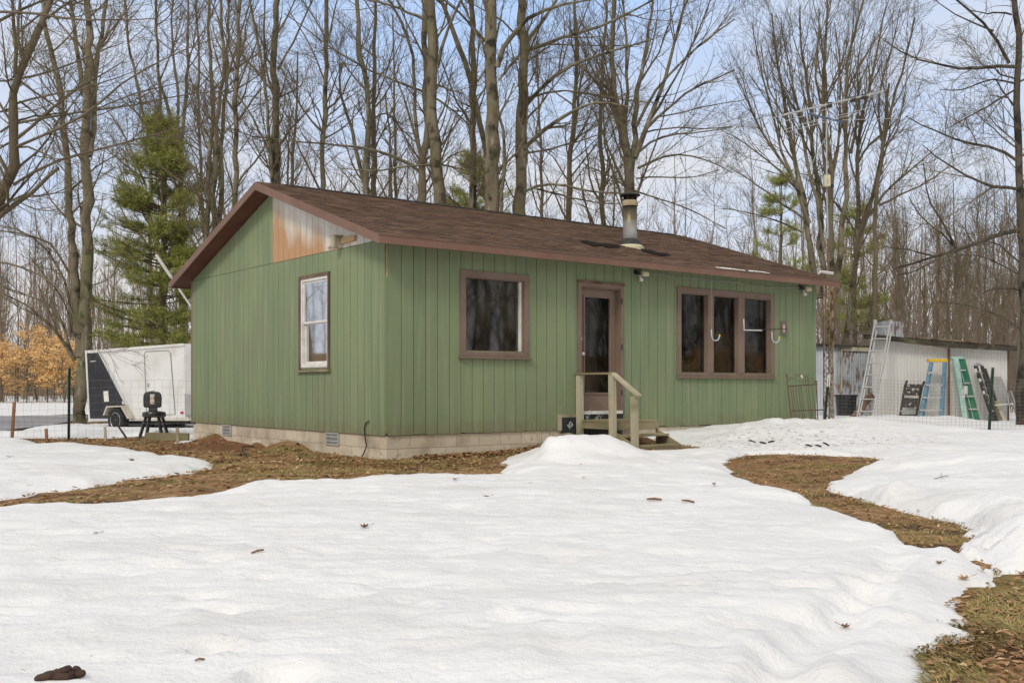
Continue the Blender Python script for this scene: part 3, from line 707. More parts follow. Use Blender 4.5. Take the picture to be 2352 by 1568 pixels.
s = MB(); pbox(s, PF, W1a-.03, W1b+.03, .012, .075, W1z0-.03, W1z0-.001); build('sill', s, M['trimbrown'], wf, bevel=.003)
s = MB(); frame_rect(s, PF, h1[0], h1[1], h1[2], h1[3], .012, -.10, .012); build('jamb', s, M['trimbrown'], wf); s = MB(); pbox(s, PF, h1[1]-.05, h1[1]-.013, -.09, -.02, h1[2]+.013, h1[3]-.013); build('inner_stop', s, M['white'], wf)
s = MB(); pbox(s, PF, h1[0], h1[1], -.062, -.056, h1[2], h1[3]); build('pane', s, M['glass'], wf)
# picture window ----------------------------------------------
w = MB(); frame_rect(w, PF, P0_, P1_, PZ0, PZ1, fr, .012, .034, wb=.05)
wf = build('window', w, M['trimbrown'], house, bevel=.003); wf['label'] = 'wide picture window of three panes right of the door'
m1a, _ = fw(1630, 700); m1b, _ = fw(1638, 700); m2a, _ = fw(1695, 700); m2b, _ = fw(1708, 700)
s = MB()
pbox(s, PF, fw(1624, 700)[0], fw(1637, 700)[0], -.10, .025, hp[2], hp[3]); pbox(s, PF, fw(1694, 700)[0], fw(1708, 700)[0], -.10, .025, hp[2], hp[3])
build('mullion', s, M['trimbrown'], wf)
s = MB(); pbox(s, PF, P0_-.02, P1_+.02, .012, .06, PZ0-.03, PZ0-.001); build('sill', s, M['trimbrown'], wf)
s = MB(); frame_rect(s, PF, hp[0], hp[1], hp[2], hp[3], .014, -.12, .012); build('jamb', s, M['trimbrown'], wf)
s = MB(); pbox(s, PF, hp[0], hp[1], -.075, -.069, hp[2], hp[3]); build('pane', s, M['glass'], wf)
# door --------------------------------------------------------
w = MB(); frame_rect(w, PF, D0, D1_, DZ0-.02, DZ1, .07, .012, .035, wb=.001)
df = build('door_frame', w, M['trimbrown'], house, bevel=.003)
s = MB(); frame_rect(s, PF, hd[0], hd[1], hd[2], hd[3], .02, -.14, .012, wb=.001); build('jamb', s, M['trimbrown'], df)
s = MB(); pbox(s, PF, hd[0]-.03, hd[1]+.03, -.13, .05, DZ0-.03, DZ0+.02); build('threshold', s, M['white'], df)
s = MB(); pbox(s, PF, D0-.01, D1_+.01, .03, .05, DZ1-.015, DZ1+.02); build('head_trim', s, M['darkwood'], df)
dl, dr_ = hd[0]+.02, hd[1]-.02; dz0, dz1 = DZ0+.02, hd[3]-.02; do = -.12
s = MB()
gx0, gz1 = fw(1346, 682, -.1); gx1, _ = fw(1398, 682, -.1); _, gz0 = fw(1346, 902, -.1)
gx0 = dl+.13; gx1 = dr_-.13
frame_rect(s, PF, dl, dr_, dz0, dz1, .13, do, do+.045, wt=dz1-gz1, wb=gz0-dz0)
door = build('door', s, M['door'], house); door['label'] = 'brown door with one tall glass pane'
s = MB(); frame_rect(s, PF, gx0-.025, gx1+.025, gz0-.025, gz1+.025, .03, do+.045, do+.06); build('glazing_bead', s, M['trimbrown'], door)
s = MB(); pbox(s, PF, gx0, gx1, do+.018, do+.024, gz0, gz1); build('pane', s, M['glass'], door)
hz = dz0+.92
s = MB(); c = PF(dl+.06, do+.045, hz); s.lathe(c, [(.028, 0), (.028, .01), (.012, .015), (.012, .035), (.027, .045), (.03, .06), (.022, .072)], 16, (0, -1, 0)); build('handle', s, M['white'], door, smooth=True)
s = MB(); c = PF(dl+.06, do+.045, hz+.24); s.lathe(c, [(.022, 0), (.022, .012), (.008, .02)], 12, (0, -1, 0)); build('lock', s, M['white'], door); s = MB(); pbox(s, PF, dl+.035, dl+.05, do+.045, do+.049, hz-.38, hz-.16); build('worn_patch', s, M['white'], door)
for zz in (dz0+.25, dz0+1.0, dz0+1.75):
    s = MB(); pbox(s, PF, hd[1]+.005, hd[1]+.03, .012, .042, zz, zz+.09); build('hinge', s, M['blackplastic'], df)
# wrapped skirt under the door --------------------------------
s = MB(); pbox(s, PF, D0-.05, D1_-.02, .004, .012, .1, DZ0-.03); pbox(s, PF, lowcut[0]+.07, D0-.05, .003, .010, .05, lowcut[3]-.05)
mem = build('membrane', s, M['wrap'], house); mem['label'] = 'black house wrap with grey print under the door'
s = MB(); pbox(s, PF, lowcut[0]-.01, lowcut[0]+.07, .002, .02, .33, lowcut[3]); pbox(s, PF, lowcut[0], D0-.02, .002, .014, lowcut[3]-.05, lowcut[3]); build('rotten_sheathing', s, M['oldwood'], house)
# siding piece right of the door, sagging
s = MB(); pbox(s, PF, D1_+.02, D1_+.42, .012, .02, .50, .70)
def text(txt, size, mt, parent, org, xdir, ydir, name='lettering', rot=0, extr=.001, shear=0, bold=0, wp=False):
    cu = bpy.data.curves.new(name, 'FONT'); cu.body = txt; cu.size = size; cu.extrude = extr; cu.shear = shear; cu.offset = bold; cu.resolution_u = 3
    tmp = bpy.data.objects.new('tmp', cu); COL.objects.link(tmp); bpy.context.view_layer.update()
    me = bpy.data.meshes.new_from_object(tmp.evaluated_get(bpy.context.evaluated_depsgraph_get())); me.name = name
    bpy.data.objects.remove(tmp)
    X = Vector(xdir).normalized(); Y = Vector(ydir).normalized(); Z = X.cross(Y); c, s_ = math.cos(rot), math.sin(rot)
    Mx = Matrix(((X.x, Y.x, Z.x), (X.y, Y.y, Z.y), (X.z, Y.z, Z.z))).to_4x4() @ Matrix.Rotation(rot, 4, 'Z')
    Mx.translation = Vector(org); me.transform(Mx); me.materials.clear()
    return link(name, me, mt, parent)
def ptext(txt, px, py, size, rot):
    a, z = fw(px, py, .015); text(txt, size, M['greytext'], mem, (a, -.0135, z), (1, 0, 0), (0, 0, 1), 'print', rot, bold=.004)
ptext('TE', 1337, 959, .085, rad(48)); ptext('&W', 1349, 964, .095, rad(48)); ptext('SHI', 1371, 966, .085, rad(48)); ptext('& W', 1408, 964, .085, rad(48)); ptext('IG', 1308, 985, .11, rad(40))
s = MB(); s.tube([PF(fw(1391+12*math.cos(t), 962-10*math.sin(t), .015)[0], .0145, fw(1391, 962-12*math.sin(t), .015)[1]) for t in np.linspace(.6, 3.6, 10)], .006, 5); build('print', s, M['greytext'], mem)
# gable window -------------------------------------------------
w = MB(); frame_rect(w, PG, G0, G1, GZ0, GZ1, .05, .012, .036, wb=.02)
gwf = build('window', w, M['darkwood'], house); gwf['label'] = 'white double hung window with charred bare wood trim in the gable wall'
s = MB(); pbox(s, PG, G0-.03, G1+.03, .012, .06, GZ0-.02, GZ0+.012); build('sill', s, M['oldwoodh'], gwf)
s = MB(); frame_rect(s, PG, hg[0], hg[1], hg[2], hg[3], .045, -.06, .02, wb=.05)
zm = gw(720, 740)[1]
i0, i1 = hg[0]+.045, hg[1]-.045
frame_rect(s, PG, i0, i1, zm-.015, hg[3]-.045, .035, -.03, -.002); frame_rect(s, PG, i0+.001, i1-.001, hg[2]+.05, zm+.02, .045, -.055, -.031)
build('sash', s, M['white'], gwf, bevel=.002)
s = MB(); pbox(s, PG, i0, i1, -.018, -.014, zm, hg[3]-.06); pbox(s, PG, i0, i1, -.045, -.041, hg[2]+.06, zm+.01); build('pane', s, M['glass2'], gwf)
# scraps of lumber nailed to the gable
a0, z1 = gw(820, 546); a1, z0 = gw(757, 570)
s = MB(); pbox(s, PG, gw(821, 550)[0], gw(790, 550)[0], .012, .055, gw(800, 558)[1], gw(800, 545)[1]); b_ = build('lumber_scrap', s, M['newwood'], house, bevel=.003)
s = MB(); pbox(s, PG, gw(789, 550)[0], gw(783, 550)[0], .012, .15, gw(789, 570)[1], gw(789, 541)[1]); build('lumber_scrap', s, M['oldwood'], house)
s = MB(); pbox(s, PG, gw(782, 550)[0], gw(757, 550)[0], .012, .05, gw(770, 566)[1], gw(770, 545)[1]); build('lumber_scrap', s, M['primer'], house)
# foundation vents
for (pa, pb) in [((748, 992), (778, 1017)), ((511, 977), (531, 996))]:
    a0, z1 = gw(pb[0], pa[1]); a1, z0 = gw(pa[0], pb[1]); a0, a1 = min(a0, a1), max(a0, a1); z1 = SB-.008; z0 = z1-.19
    s = MB(); pbox(s, PG, a0, a1, -.011, -.006, z0, z1); v = build('foundation_vent', s, M['blackplastic'], house)
    s = MB(); frame_rect(s, PG, a0, a1, z0, z1, .018, -.006, .006)
    n = 11
    for i in range(1, n): a = a0+(a1-a0)*i/n; pbox(s, PG, a-.006, a+.006, -.005, .003, z0+.019, z1-.019)
    for k in (1, 2): z = z0+(z1-z0)*k/3; pbox(s, PG, a0+.019, a1-.019, .0035, .005, z-.008, z+.008)
    build('grille', s, M['alu'], v)
# hose bib cable on the gable wall
s = MB(); pts = [(846, 966), (839, 972), (836, 985), (838, 1005), (841, 1025), (837, 1042), (828, 1056)]
s.tube([Vector(PG(gw(p[0], p[1], .04)[0], .035+.02*(i > 4), gw(p[0], p[1], .04)[1])) for i, p in enumerate(pts)], .009, 6)
tag(build('cable', s, M['cable'], house))
# chimney -------------------------------------------------------
cs, cy = roofpick(1447, 566); CHB = ROOF0+RS_*(cy+EAVE)
cdep = loc(cs, cy).y
zz = lambda py: H-(py-CY)/F*cdep
CHZ = zz(480)
M['pipe'] = mat('stainless_flue', (.60, .62, .63), (.66, .68, .69), scale=4, rough=.42, metal=.35, extra=pipe_x)
s = MB(); s.lathe((cs, cy, 0), [(.26, CHB-.10), (.255, CHB-.02), (.2, zz(563)), (.175, zz(561))], 28)
ch = build('chimney', s, M['cream'], house, smooth=False)
s = MB(); s.lathe((cs, cy, 0), [(.21, zz(565)), (.175, zz(553)), (.135, zz(549))], 28); build('storm_collar', s, M['blackpl'], ch)
s = MB(); s.lathe((cs, cy, 0), [(.128, zz(562)), (.128, zz(471))], 32); p = build('flue_pipe', s, M['pipe'], ch)
for po in p.data.polygons: po.use_smooth = len(po.vertices) < 8
s = MB(); s.lathe((cs, cy, 0), [(.142, zz(474)), (.145, zz(470)), (.138, zz(463)), (.13, zz(461))], 28); build('cap_collar', s, M['rust'], ch)
s = MB(); s.lathe((cs, cy, 0), [(.12, zz(462)), (.12, zz(452))], 24); build('cap_throat', s, M['tar'], ch)
s = MB()
for k in range(4):
    t = k*math.pi/2+.5; s.box((cs+.115*math.cos(t)-.008, cy+.115*math.sin(t)-.008, zz(462)), (cs+.115*math.cos(t)+.008, cy+.115*math.sin(t)+.008, zz(447)))
s.lathe((cs, cy, 0), [(.185, zz(450)), (.188, zz(447.5)), (.13, zz(444)), (.03, zz(442))], 28); build('rain_cap', s, M['blackpl'], ch)
def roofpoly(mb, pxs, off=.022, th=.006, jit=.0):
    pts = []
    for (a, b) in pxs:
        x, y = roofpick(a, b); x += random.uniform(-jit, jit); y += random.uniform(-jit, jit)
        pts.append(Vector((x, y, ROOF0+RS_*(y+EAVE)+off)))
    mb.poly(pts, (0, 0, th))
s = MB()
roofpoly(s, [(1332, 557), (1345, 555), (1372, 561), (1398, 563), (1420, 566), (1424, 571), (1400, 572), (1382, 568), (1365, 569), (1350, 563)], jit=.01)
build('tar_patch', s, M['tar'], ro); s = MB()
roofpoly(s, [(1472, 574), (1490, 577), (1512, 583), (1532, 585), (1540, 589), (1520, 590), (1497, 586), (1478, 580)], jit=.01)
build('tar_patch', s, M['tar'], ro)

# floodlights under the eave --------------------------------------
def flood(px, py, label):
    a, z = fw(px, py, .12); P = loc(a, -.12, z)
    t = thing('floodlight', label, 'light', P, 'floodlights under the eave')
    m = MB(); m.bar(loc(a-.10, -.012, z+.03), loc(a-.10, -.05, z+.03), .07, .07); m.bar(loc(a-.10, -.05, z+.03), loc(a-.03, -.10, z+.0), .03, .03); build('bracket', m, M['blackplastic'], t)
    m = MB(); m.bar(loc(a-.06, -.11, z), loc(a+.07, -.13, z), .07, .085); build('lamp_head', m, M['cream'], t, bevel=.008)
    m = MB(); m.bar(loc(a-.05, -.15, z-.005), loc(a+.06, -.17, z-.005), .012, .065); build('lens', m, M['lens'], t, bevel=.004)
    m = MB(); m.bar(loc(a-.055, -.07, z-.03), loc(a-.055, -.08, z-.10), .03, .03); m.bar(loc(a-.085, -.09, z-.10), loc(a-.02, -.10, z-.10), .045, .05); build('motion_sensor', m, M['white'], t, bevel=.004)
flood(1480, 629, 'floodlight with white sensor under the eave beside the door')
flood(1855, 664, 'floodlight with white sensor under the eave at the far corner')
# sagging cable between them
m = MB(); pts = []
for (px, py) in [(1488, 627), (1520, 631), (1555, 637), (1575, 637), (1600, 640), (1640, 645), (1680, 647), (1700, 649), (1720, 655), (1760, 660), (1800, 660), (1840, 661)]:
    a, z = fw(px, py, .04); pts.append(loc(a, -.04, z))
m.tube(pts, .005, 5); tag(build('sagging_cable', m, M['palecable']), 'thin pale cable sagging along the wall above the picture window', 'cable')
# bird feeder arm and hooks ----------------------------------------
a, z = fw(1798, 753)
t = thing('swing_arm', 'dark swing arm on a small brown block beside the picture window', 'bracket', loc(a, 0, z))
m = MB(); frame_rect(m, lambda q, o, zq: tuple(loc(q, -o, zq)), a-.09, a+.09, z-.13, z+.12, .05, .012, .05) if False else None
m = MB()
for (q0, q1, z0, z1) in [(a-.09, a+.09, z+.07, z+.12), (a-.09, a+.09, z-.13, z-.08), (a-.09, a-.04, z-.08, z+.07), (a+.04, a+.09, z-.08, z+.07)]:
    m.hexa([loc(q0, -.04, z0), loc(q1, -.04, z0), loc(q1, -.012, z0), loc(q0, -.012, z0), loc(q0, -.04, z1), loc(q1, -.04, z1), loc(q1, -.012, z1), loc(q0, -.012, z1)])
build('mounting_block', m, M['trimbrown'], t)
m = MB(); m.hexa([loc(q, -o, zq) for (q, o, zq) in [(a-.04, .02, z-.08), (a+.04, .02, z-.08), (a+.04, .012, z-.08), (a-.04, .012, z-.08), (a-.04, .02, z+.07), (a+.04, .02, z+.07), (a+.04, .012, z+.07), (a-.04, .012, z+.07)]]); build('plate', m, M['white'], t)
e0 = fw(1706, 758, .1)
m = MB(); m.tube([loc(a+.01, -.03, z-.025), loc(a-.02, -.1, z-.025), loc(e0[0], -.12, e0[1])], .008, 6); build('arm', m, M['blackpl'], t)
m = MB(); m.tube([loc(e0[0]+.5, -.126, e0[1]+.01), loc(e0[0], -.13, e0[1]), loc(e0[0]-.01, -.13, e0[1]+.2)], .011, 6); build('end_bracket', m, M['white'], t)
def hook(px, py, label):
    a, z = fw(px, py, .33); P = Vector((a, -.33, z))
    t = thing('hanging_hook', label, 'hook', loc(a, -.33, ROOF0-.12), 'pale hooks hung from the eave')
    m = MB(); m.tube([loc(a, -.33, ROOF0-.11), loc(a, -.33, z+.13)], .0018, 4); build('string', m, M['palecable'], t)
    m = MB(); m.tube([loc(a, -.33, z+.14), loc(a+.005, -.33, z+.02), loc(a+.04, -.335, z-.04), loc(a+.10, -.34, z-.055), loc(a+.16, -.345, z-.03), loc(a+.185, -.35, z+.02)], .011, 7); build('hook_bend', m, M['palesheet'], t, smooth=True)
    m = MB(); m.lathe(loc(a+.187, -.35, z+.02), [(.012, 0), (.016, .01), (.014, .035), (.005, .04)], 8); build('tip', m, M['yellow'], t)
hook(1634, 775, 'pale hook hanging by a string before the left mullion of the picture window')
hook(1773, 780, 'pale hook hanging by a string at the right edge of the picture window')
# ============================================================ PORCH STEPS
t = thing('porch_steps', 'weathered wooden steps with a handrail below the brown door', 'steps', loc(3.5, -.8, .15))
def lbox(mb, x0, x1, y0, y1, z0, z1):
    mb.hexa([loc(x0, y0, z0), loc(x1, y0, z0), loc(x1, y1, z0), loc(x0, y1, z0), loc(x0, y0, z1), loc(x1, y0, z1), loc(x1, y1, z1), loc(x0, y1, z1)])
SA, SBx = 3.52, 4.55
for k in range(5):
    m = MB(); lbox(m, SA, SBx, -.80+k*.155, -.80+k*.155+.145, .46, .495); build('deck_board', m, M['oldwoodh'], t, bevel=.004)
m = MB(); lbox(m, SA, SBx, -.80, -.765, .35, .458); build('rim_board', m, M['oldwoodh'], t, bevel=.003)
m = MB(); lbox(m, SBx-.038, SBx, -.763, -.04, .36, .458); build('rim_board', m, M['oldwoodh'], t)
m = MB(); lbox(m, SA, SA+.038, -.763, -.04, .36, .458); build('rim_board', m, M['oldwoodh'], t)
for (y0, z) in ((-1.06, .285), (-1.30, .13)):
    m = MB(); lbox(m, SA+.07, SBx-.04, y0, y0+.24, z-.035, z); build('tread', m, M['oldwoodh'], t, bevel=.004)
m = MB(); lbox(m, SA+.04, SBx, -1.31, -1.275, -.02, .092); build('bottom_riser', m, M['oldwoodh'], t)
for x in (SA+.03, SBx-.038):
    m = MB()
    pr = [(-.76, .35), (-.76, .12), (-1.28, -.02), (-1.34, -.02), (-1.34, .10)]
    m.poly([loc(x, y, z) for (y, z) in pr], U*.038); build('stringer', m, M['oldwoodh'], t)
def post(x, y, z0, z1, w=.09):
    m = MB()
    dx = random.uniform(-.012, .012)
    m.bar(loc(x, y, z0), loc(x+dx-.01, y, z1), w, w, U); return build('post', m, M['oldwood'], t, bevel=.006)
post(SA-.0, -.07, .05, 1.205); post(SA-.01, -.84, 0, 1.205); 
pz = 1.01-16/2399*15.65
post(SA+.01, -1.30, -.05, pz-.03)
m = MB(); m.bar(loc(SA-.02, .0, 1.222), loc(SA-.02, -.87, 1.222), .10, .032, U); build('handrail', m, M['oldwoodh'], t, bevel=.004)
m = MB(); m.bar(loc(SA-.02, -.85, 1.225), loc(SA, -1.40, pz-.03), .10, .036, U); build('handrail', m, M['oldwood'], t, bevel=.004)
# concrete lump and dead stalks by the wall left of the steps
m = MB(); a = lowcut[0]-.02
m.hexa([loc(a-.02, -.25, .0), loc(a+.30, -.28, .0), loc(a+.30, -.02, .0), loc(a, -.02, .0), loc(a, -.2, .27), loc(a+.22, -.2, .27), loc(a+.24, -.03, .30), loc(a+.02, -.02, .28)])
tag(build('concrete_block', m, M['concrete'], bevel=.02), 'rough concrete block at the wall left of the steps', 'block')
for i, (pb, pts) in enumerate([((1255, 1010), [(1262, 1000), (1280, 950), (1310, 905), (1322, 895)]), ((1235, 1012), [(1230, 990), (1215, 960), (1180, 945)]), ((1240, 1010), [(1236, 985), (1222, 965), (1195, 948), (1178, 946)]), ((1210, 1015), [(1200, 1000), (1190, 985), (1180, 980)])]):
    m = MB(); Yd = 16.2-.12*i; m.tube([at(p[0], p[1], Yd) for p in [pb]+pts], [.004, .003, .003, .002, .0015][:len(pts)+1], 5)
    tag(build('dead_stalk', m, M['grass']), 'bent dry grass stalk by the wall left of the steps', 'plant', 'dead grass stalks by the front wall')
# ============================================================ TRAILER
P1 = at(206, 967, 29.5); P2 = at(435, 966, 27.2)
TX = Vector((P2.x-P1.x, P2.y-P1.y, 0)).normalized(); TN = Vector((TX.y, -TX.x, 0))   # TN faces the camera
if TN.y > 0: TN = -TN
def tp(px, py): return pickp(px, py, P1, TX)
def tw(a, z, o=0): return P1.xy.to_3d()+TX*a+TN*o+Vector((0, 0, z))
tl = tp(198.5, 806); tr_ = tp(423, 789); bl = tp(206, 967); br_ = tp(436, 966)
tra = thing('cargo_trailer', 'white enclosed cargo trailer with slanted black rear panel behind the fence', 'trailer', tw(0, 0))
def tpoly(px, o0, o1, name, mt, parent=tra, bevel=0):
    m = MB(); m.poly([tw(*tp(*p), o0) for p in px], TN*(o1-o0)); return build(name, m, mt, parent, bevel=bevel)
nose = 5.0
m = MB(); zt0, zt1 = tl[1], tr_[1]; L_ = tr_[0]
sl = (zt1-zt0)/L_
out = [(0, bl[1]), (L_+.08, br_[1]), (L_+.9, br_[1]+.02), (L_+.9, zt1+sl*.9-.04), (L_+.02, zt1), (0, zt0)]
pts = [tw(a, z) for (a, z) in out]
WD = 1.75
v0 = [tw(0, bl[1]), tw(L_+.05, br_[1]), tw(L_, zt1), tw(0, zt0)]
v1 = [p-TN*WD for p in v0]
nb, ntp = tw(L_+.75, br_[1], -WD/2), tw(L_+.65, zt1-.03, -WD/2)
m.add(v0+v1+[nb, ntp], [(0, 1, 2, 3), (4, 7, 6, 5), (0, 3, 7, 4), (3, 2, 9, 6, 7), (1, 8, 9, 2), (8, 5, 6, 9), (0, 4, 5, 8, 1)])
build('body', m, M['whitemetal'], tra)
tpoly([(197.5, 805), (423, 788.5), (424, 794), (199, 811)], .0, .03, 'roof_rail', M['whitemetal'])
tpoly([(197.5, 806), (201, 811), (208.5, 968), (205.5, 968)], .0, .032, 'corner_rail', M['whitemetal'])
tpoly([(207, 961), (250, 961), (250, 966.5), (207, 967.5)], .0, .03, 'bottom_rail', M['chrome'])
tpoly([(312, 961), (436, 959), (436, 966), (312, 965)], .0, .03, 'bottom_rail', M['beige'])
tpoly([(201, 812), (228, 810.5), (289, 930), (257, 932), (248, 961), (208, 961.5)], .0, .012, 'black_panel', M['panelblack'])
tpoly([(227, 810), (235.5, 809.5), (296, 930), (289, 930)], .0, .02, 'slanted_moulding', M['chrome'])
d = tpoly([(333.5, 812), (336, 808), (386, 805.5), (391, 811), (402, 950.5), (339, 953)], .0, .012, 'side_door', M['whitemetal'])
m = MB(); loop = [(332.5, 813), (336, 807.3), (387, 804.7), (392.3, 811), (403, 951), (338, 954), (332.5, 813)]
m.tube([tw(*tp(*p), .014) for p in loop], .011, 5); build('door_seal', m, M['steel'], d)
tpoly([(339, 880), (345, 880), (345, 888.5), (339, 888.5)], .012, .03, 'door_handle', M['chrome'], d)
tpoly([(341.5, 881), (343, 881), (343, 887.5), (341.5, 887.5)], .0301, .034, 'latch', M['blackplastic'], d)
tpoly([(239, 898), (250, 897.5), (252, 922), (241, 922.5)], .012, .03, 'vent', M['white'], bevel=.01)
tpoly([(281, 921), (287, 921), (288, 927.5), (282, 928)], .012, .02, 'sticker', M['white'])
tpoly([(425, 904), (441, 907), (441, 950), (426, 954)], .0, .015, 'gravel_guard', M['greypanel'])
tpoly([(416, 945), (421.5, 945), (421.5, 949.5), (416, 949.5)], .0, .03, 'marker_light', M['red'])
wc = tp(279, 964.5)
m = MB()   # jeep style fender
fp = [(252, 953), (259.5, 932), (295, 931), (311, 960)]; fi = [(255, 953), (262, 935), (293, 934), (308, 961)]
for i in range(3):
    a0, a1 = tw(*tp(*fp[i])), tw(*tp(*fp[i+1])); b0, b1 = tw(*tp(*fi[i])), tw(*tp(*fi[i+1]))
    m.hexa([b0, b1, b1+TN*.22, b0+TN*.22, a0, a1, a1+TN*.22, a0+TN*.22])
build('fender', m, M['beige'], tra)
tpoly([(256, 953), (262, 936), (293, 935), (307, 962)], .013, .02, 'wheel_well', M['blackpl'])
for (o, nm) in ((.20, 1), (-WD-.0, 0)):
    c = tw(wc[0], wc[1]-.0, o-.2); R_ = .335
    m = MB(); m.lathe(c, [(R_*.62, .0), (R_*.96, .0), (R_, .03), (R_, .17), (R_*.95, .2), (R_*.64, .2)], 36, TN); wv = build('wheel', m, M['tyre'], tra, smooth=False)
    m = MB(); m.lathe(c, [(R_*.6, .1), (R_*.66, .19), (R_*.62, .205), (R_*.57, .19), (R_*.56, .12)], 32, TN)
    a_ = TN.orthogonal().normalized(); b_ = TN.cross(a_)
    for k in range(8):
        th = k*math.pi/4; dd = a_*math.cos(th)+b_*math.sin(th); m.bar(c+TN*.16+dd*.02, c+TN*.165+dd*R_*.6, .045, .02, TN.cross(dd))
    m.lathe(c, [(.045, .12), (.045, .19), (.03, .2)], 14, TN); build('rim', m, M['chrome'], wv)
    m = MB(); m.lathe(c, [(R_*.56, .09), (R_*.56, .1)], 24, TN); build('brake_disc', m, M['blackpl'], wv)
m = MB(); m.bar(tw(wc[0], wc[1], .0), tw(wc[0], wc[1], -WD), .07, .07); m.bar(tw(.5, bl[1]-.05, -.3), tw(L_, br_[1]-.04, -.3), .06, .1); m.bar(tw(.5, bl[1]-.05, -WD+.3), tw(L_, br_[1]-.04, -WD+.3), .06, .1); build('axle_frame', m, M['blackpl'], tra)
a, z = tp(202.5, 827); text('Lightning', .115, M['white'], tra, tw(a, z, .0135)-tra.location, TX, (0, 0, 1), 'lettering', rad(3), shear=.3, bold=.003)
a2, z2 = tp(207, 830.5); m = MB(); m.poly([tw(*tp(*p), .013) for p in [(206, 829.5), (222, 828), (222, 829), (212, 831)]], TN*.002); build('logo_swoosh', m, M['white'], tra)
# ============================================================ STOOL beyond the fence
Yc = 21.6; c = at(354, 949, Yc); gz_ = topz(c.x, c.y)
t = thing('plastic_chair', 'black round seated stool chair with a label on its backrest behind the wire fence', 'chair', (c.x, c.y, gz_))
k = Yc/F
m = MB(); m.lathe((c.x, c.y, c.z), [(.22, -.08), (.235, -.06), (.235, 0.0), (.22, .03), (.1, .05)], 28); build('seat', m, M['blackplastic'], t, smooth=False)
for (sx, sy, px, py) in ((-1, -1, 326, 1004), (1, -1, 377, 1000), (-1, 1, 333, 997), (1, 1, 371, 996)):
    m = MB(); q = Vector((c.x+sx*.235+.0, c.y+sy*.2, gz_-.02)); m.bar((c.x+sx*.13, c.y+sy*.11, c.z-.07), q, .055, .055); build('leg', m, M['blackplastic'], t, bevel=.006)
m = MB(); m.box((c.x-.085, c.y-.10, c.z+.04), (c.x+.085, c.y-.03, c.z+.13)); build('back_support', m, M['blackplastic'], t, bevel=.01)
pr = [(-.165, .14), (.165, .14), (.185, .17), (.19, .33), (.18, .42), (.13, .465), (0, .49), (-.13, .465), (-.18, .42), (-.19, .33), (-.185, .17)]
m = MB(); m.poly([(c.x+a-.005, c.y-.11, c.z+z-.02) for (a, z) in pr], (0, .05, 0)); build('backrest', m, M['blackplastic'], t, bevel=.018)
m = MB(); m.box((c.x-.045, c.y-.114, c.z+.19), (c.x+.045, c.y-.1105, c.z+.40)); build('label_plate', m, M['paper'], t)
# ============================================================ LEFT WIRE FENCE
def wavy_fence(name, label, cols, zt, zb, nrow, vstep, seed, r=.0016, wob=.02, sag=None):
    """cols: ground points along the fence; zt/zb heights above them"""
    rs = random.Random(seed); t = thing(name, label, 'fence', cols[0]); m = MB()
    tot = [0]
    for a, b in zip(cols[:-1], cols[1:]): tot.append(tot[-1]+(b-a).length)
    def along(s):
        s = max(0, min(tot[-1]-1e-6, s))
        for i in range(len(cols)-1):
            if s <= tot[i+1]: return cols[i].lerp(cols[i+1], (s-tot[i])/(tot[i+1]-tot[i]))
    n = int(tot[-1]/vstep)
    hs = [((j/(nrow-1))**1.0) for j in range(nrow)]
    ph = [rs.uniform(0, 6) for _ in range(nrow)]
    def pt(i, h):
        p = along(i*vstep); s = i*vstep
        w = wob*(math.sin(s*2.1+h*5)+.6*math.sin(s*4.7+h*9)); v = wob*(.8*math.sin(s*1.3+h*2)+.5*math.sin(s*3.9+h*7))
        return p+Vector((w*.5, w, zb+(zt-zb)*h+v*h))
    for h in hs: m.tube([pt(i, h) for i in range(n+1)], r*(1.25 if h in (0, 1) else 1), 3, caps=False)
    for i in range(n+1): m.tube([pt(i, h) for h in hs], r, 3, caps=False)
    build('wire_mesh', m, M['wire'], t); return t
lf = [gp(-700, 1004), gp(-120, 1006), gp(0, 1006), gp(158, 1007), gp(260, 1005), gp(445, 1003)]
lf = [at(-700, 1006, 21.4), at(0, 1006, 21.4), at(158, 1007, 21.3), at(300, 1005, 21.1), at(446, 1003, 20.9)]
lf = [Vector((p.x, p.y, g1(p.x, p.y))) for p in lf]
fl = wavy_fence('wire_fence', 'woven wire fence on steel posts across the left side of the yard', lf, 1.20, .06, 9, .165, 3, wob=.022)
def tpost(parent, px0, py0, px1, py1, Y0, Y1=None, white=False, label=None):
    p, q = at(px0, py0, Y0), at(px1, py1, Y1 or Y0); p = Vector((p.x, p.y, min(p.z, topz(p.x, p.y)-.1)))
    m = MB(); m.bar(p, q, .055, .007, (1, 0, 0)); m.bar(p+Vector((0, -.02, 0)), q+Vector((0, -.02, 0)), .007, .04, (1, 0, 0))
    n = 22
    for i in range(n):
        c_ = p.lerp(q, (i+2)/(n+3)); m.box((c_.x-.006, c_.y-.052, c_.z-.01), (c_.x+.006, c_.y-.038, c_.z+.01))
    o = build('post', m, M['tpost'], parent)
    if label: o['label'] = label
    if white:
        m = MB(); a = p.lerp(q, .78); m.bar(a+Vector((0, -.01, 0)), q+Vector((0, -.01, .01)), .06, .06, (1, 0, 0)); build('white_cap', m, M['white'], o)
tpost(fl, 157.5, 1010, 159.5, 845, 21.2, label='green steel fence post')
m = MB(); p, q = at(27, 1015, 21.2), at(33, 923, 21.2); m.bar(p, q, .055, .035, (1, 0, 0)); build('post', m, M['stake'], fl)['label'] = 'orange brown wooden fence stake'
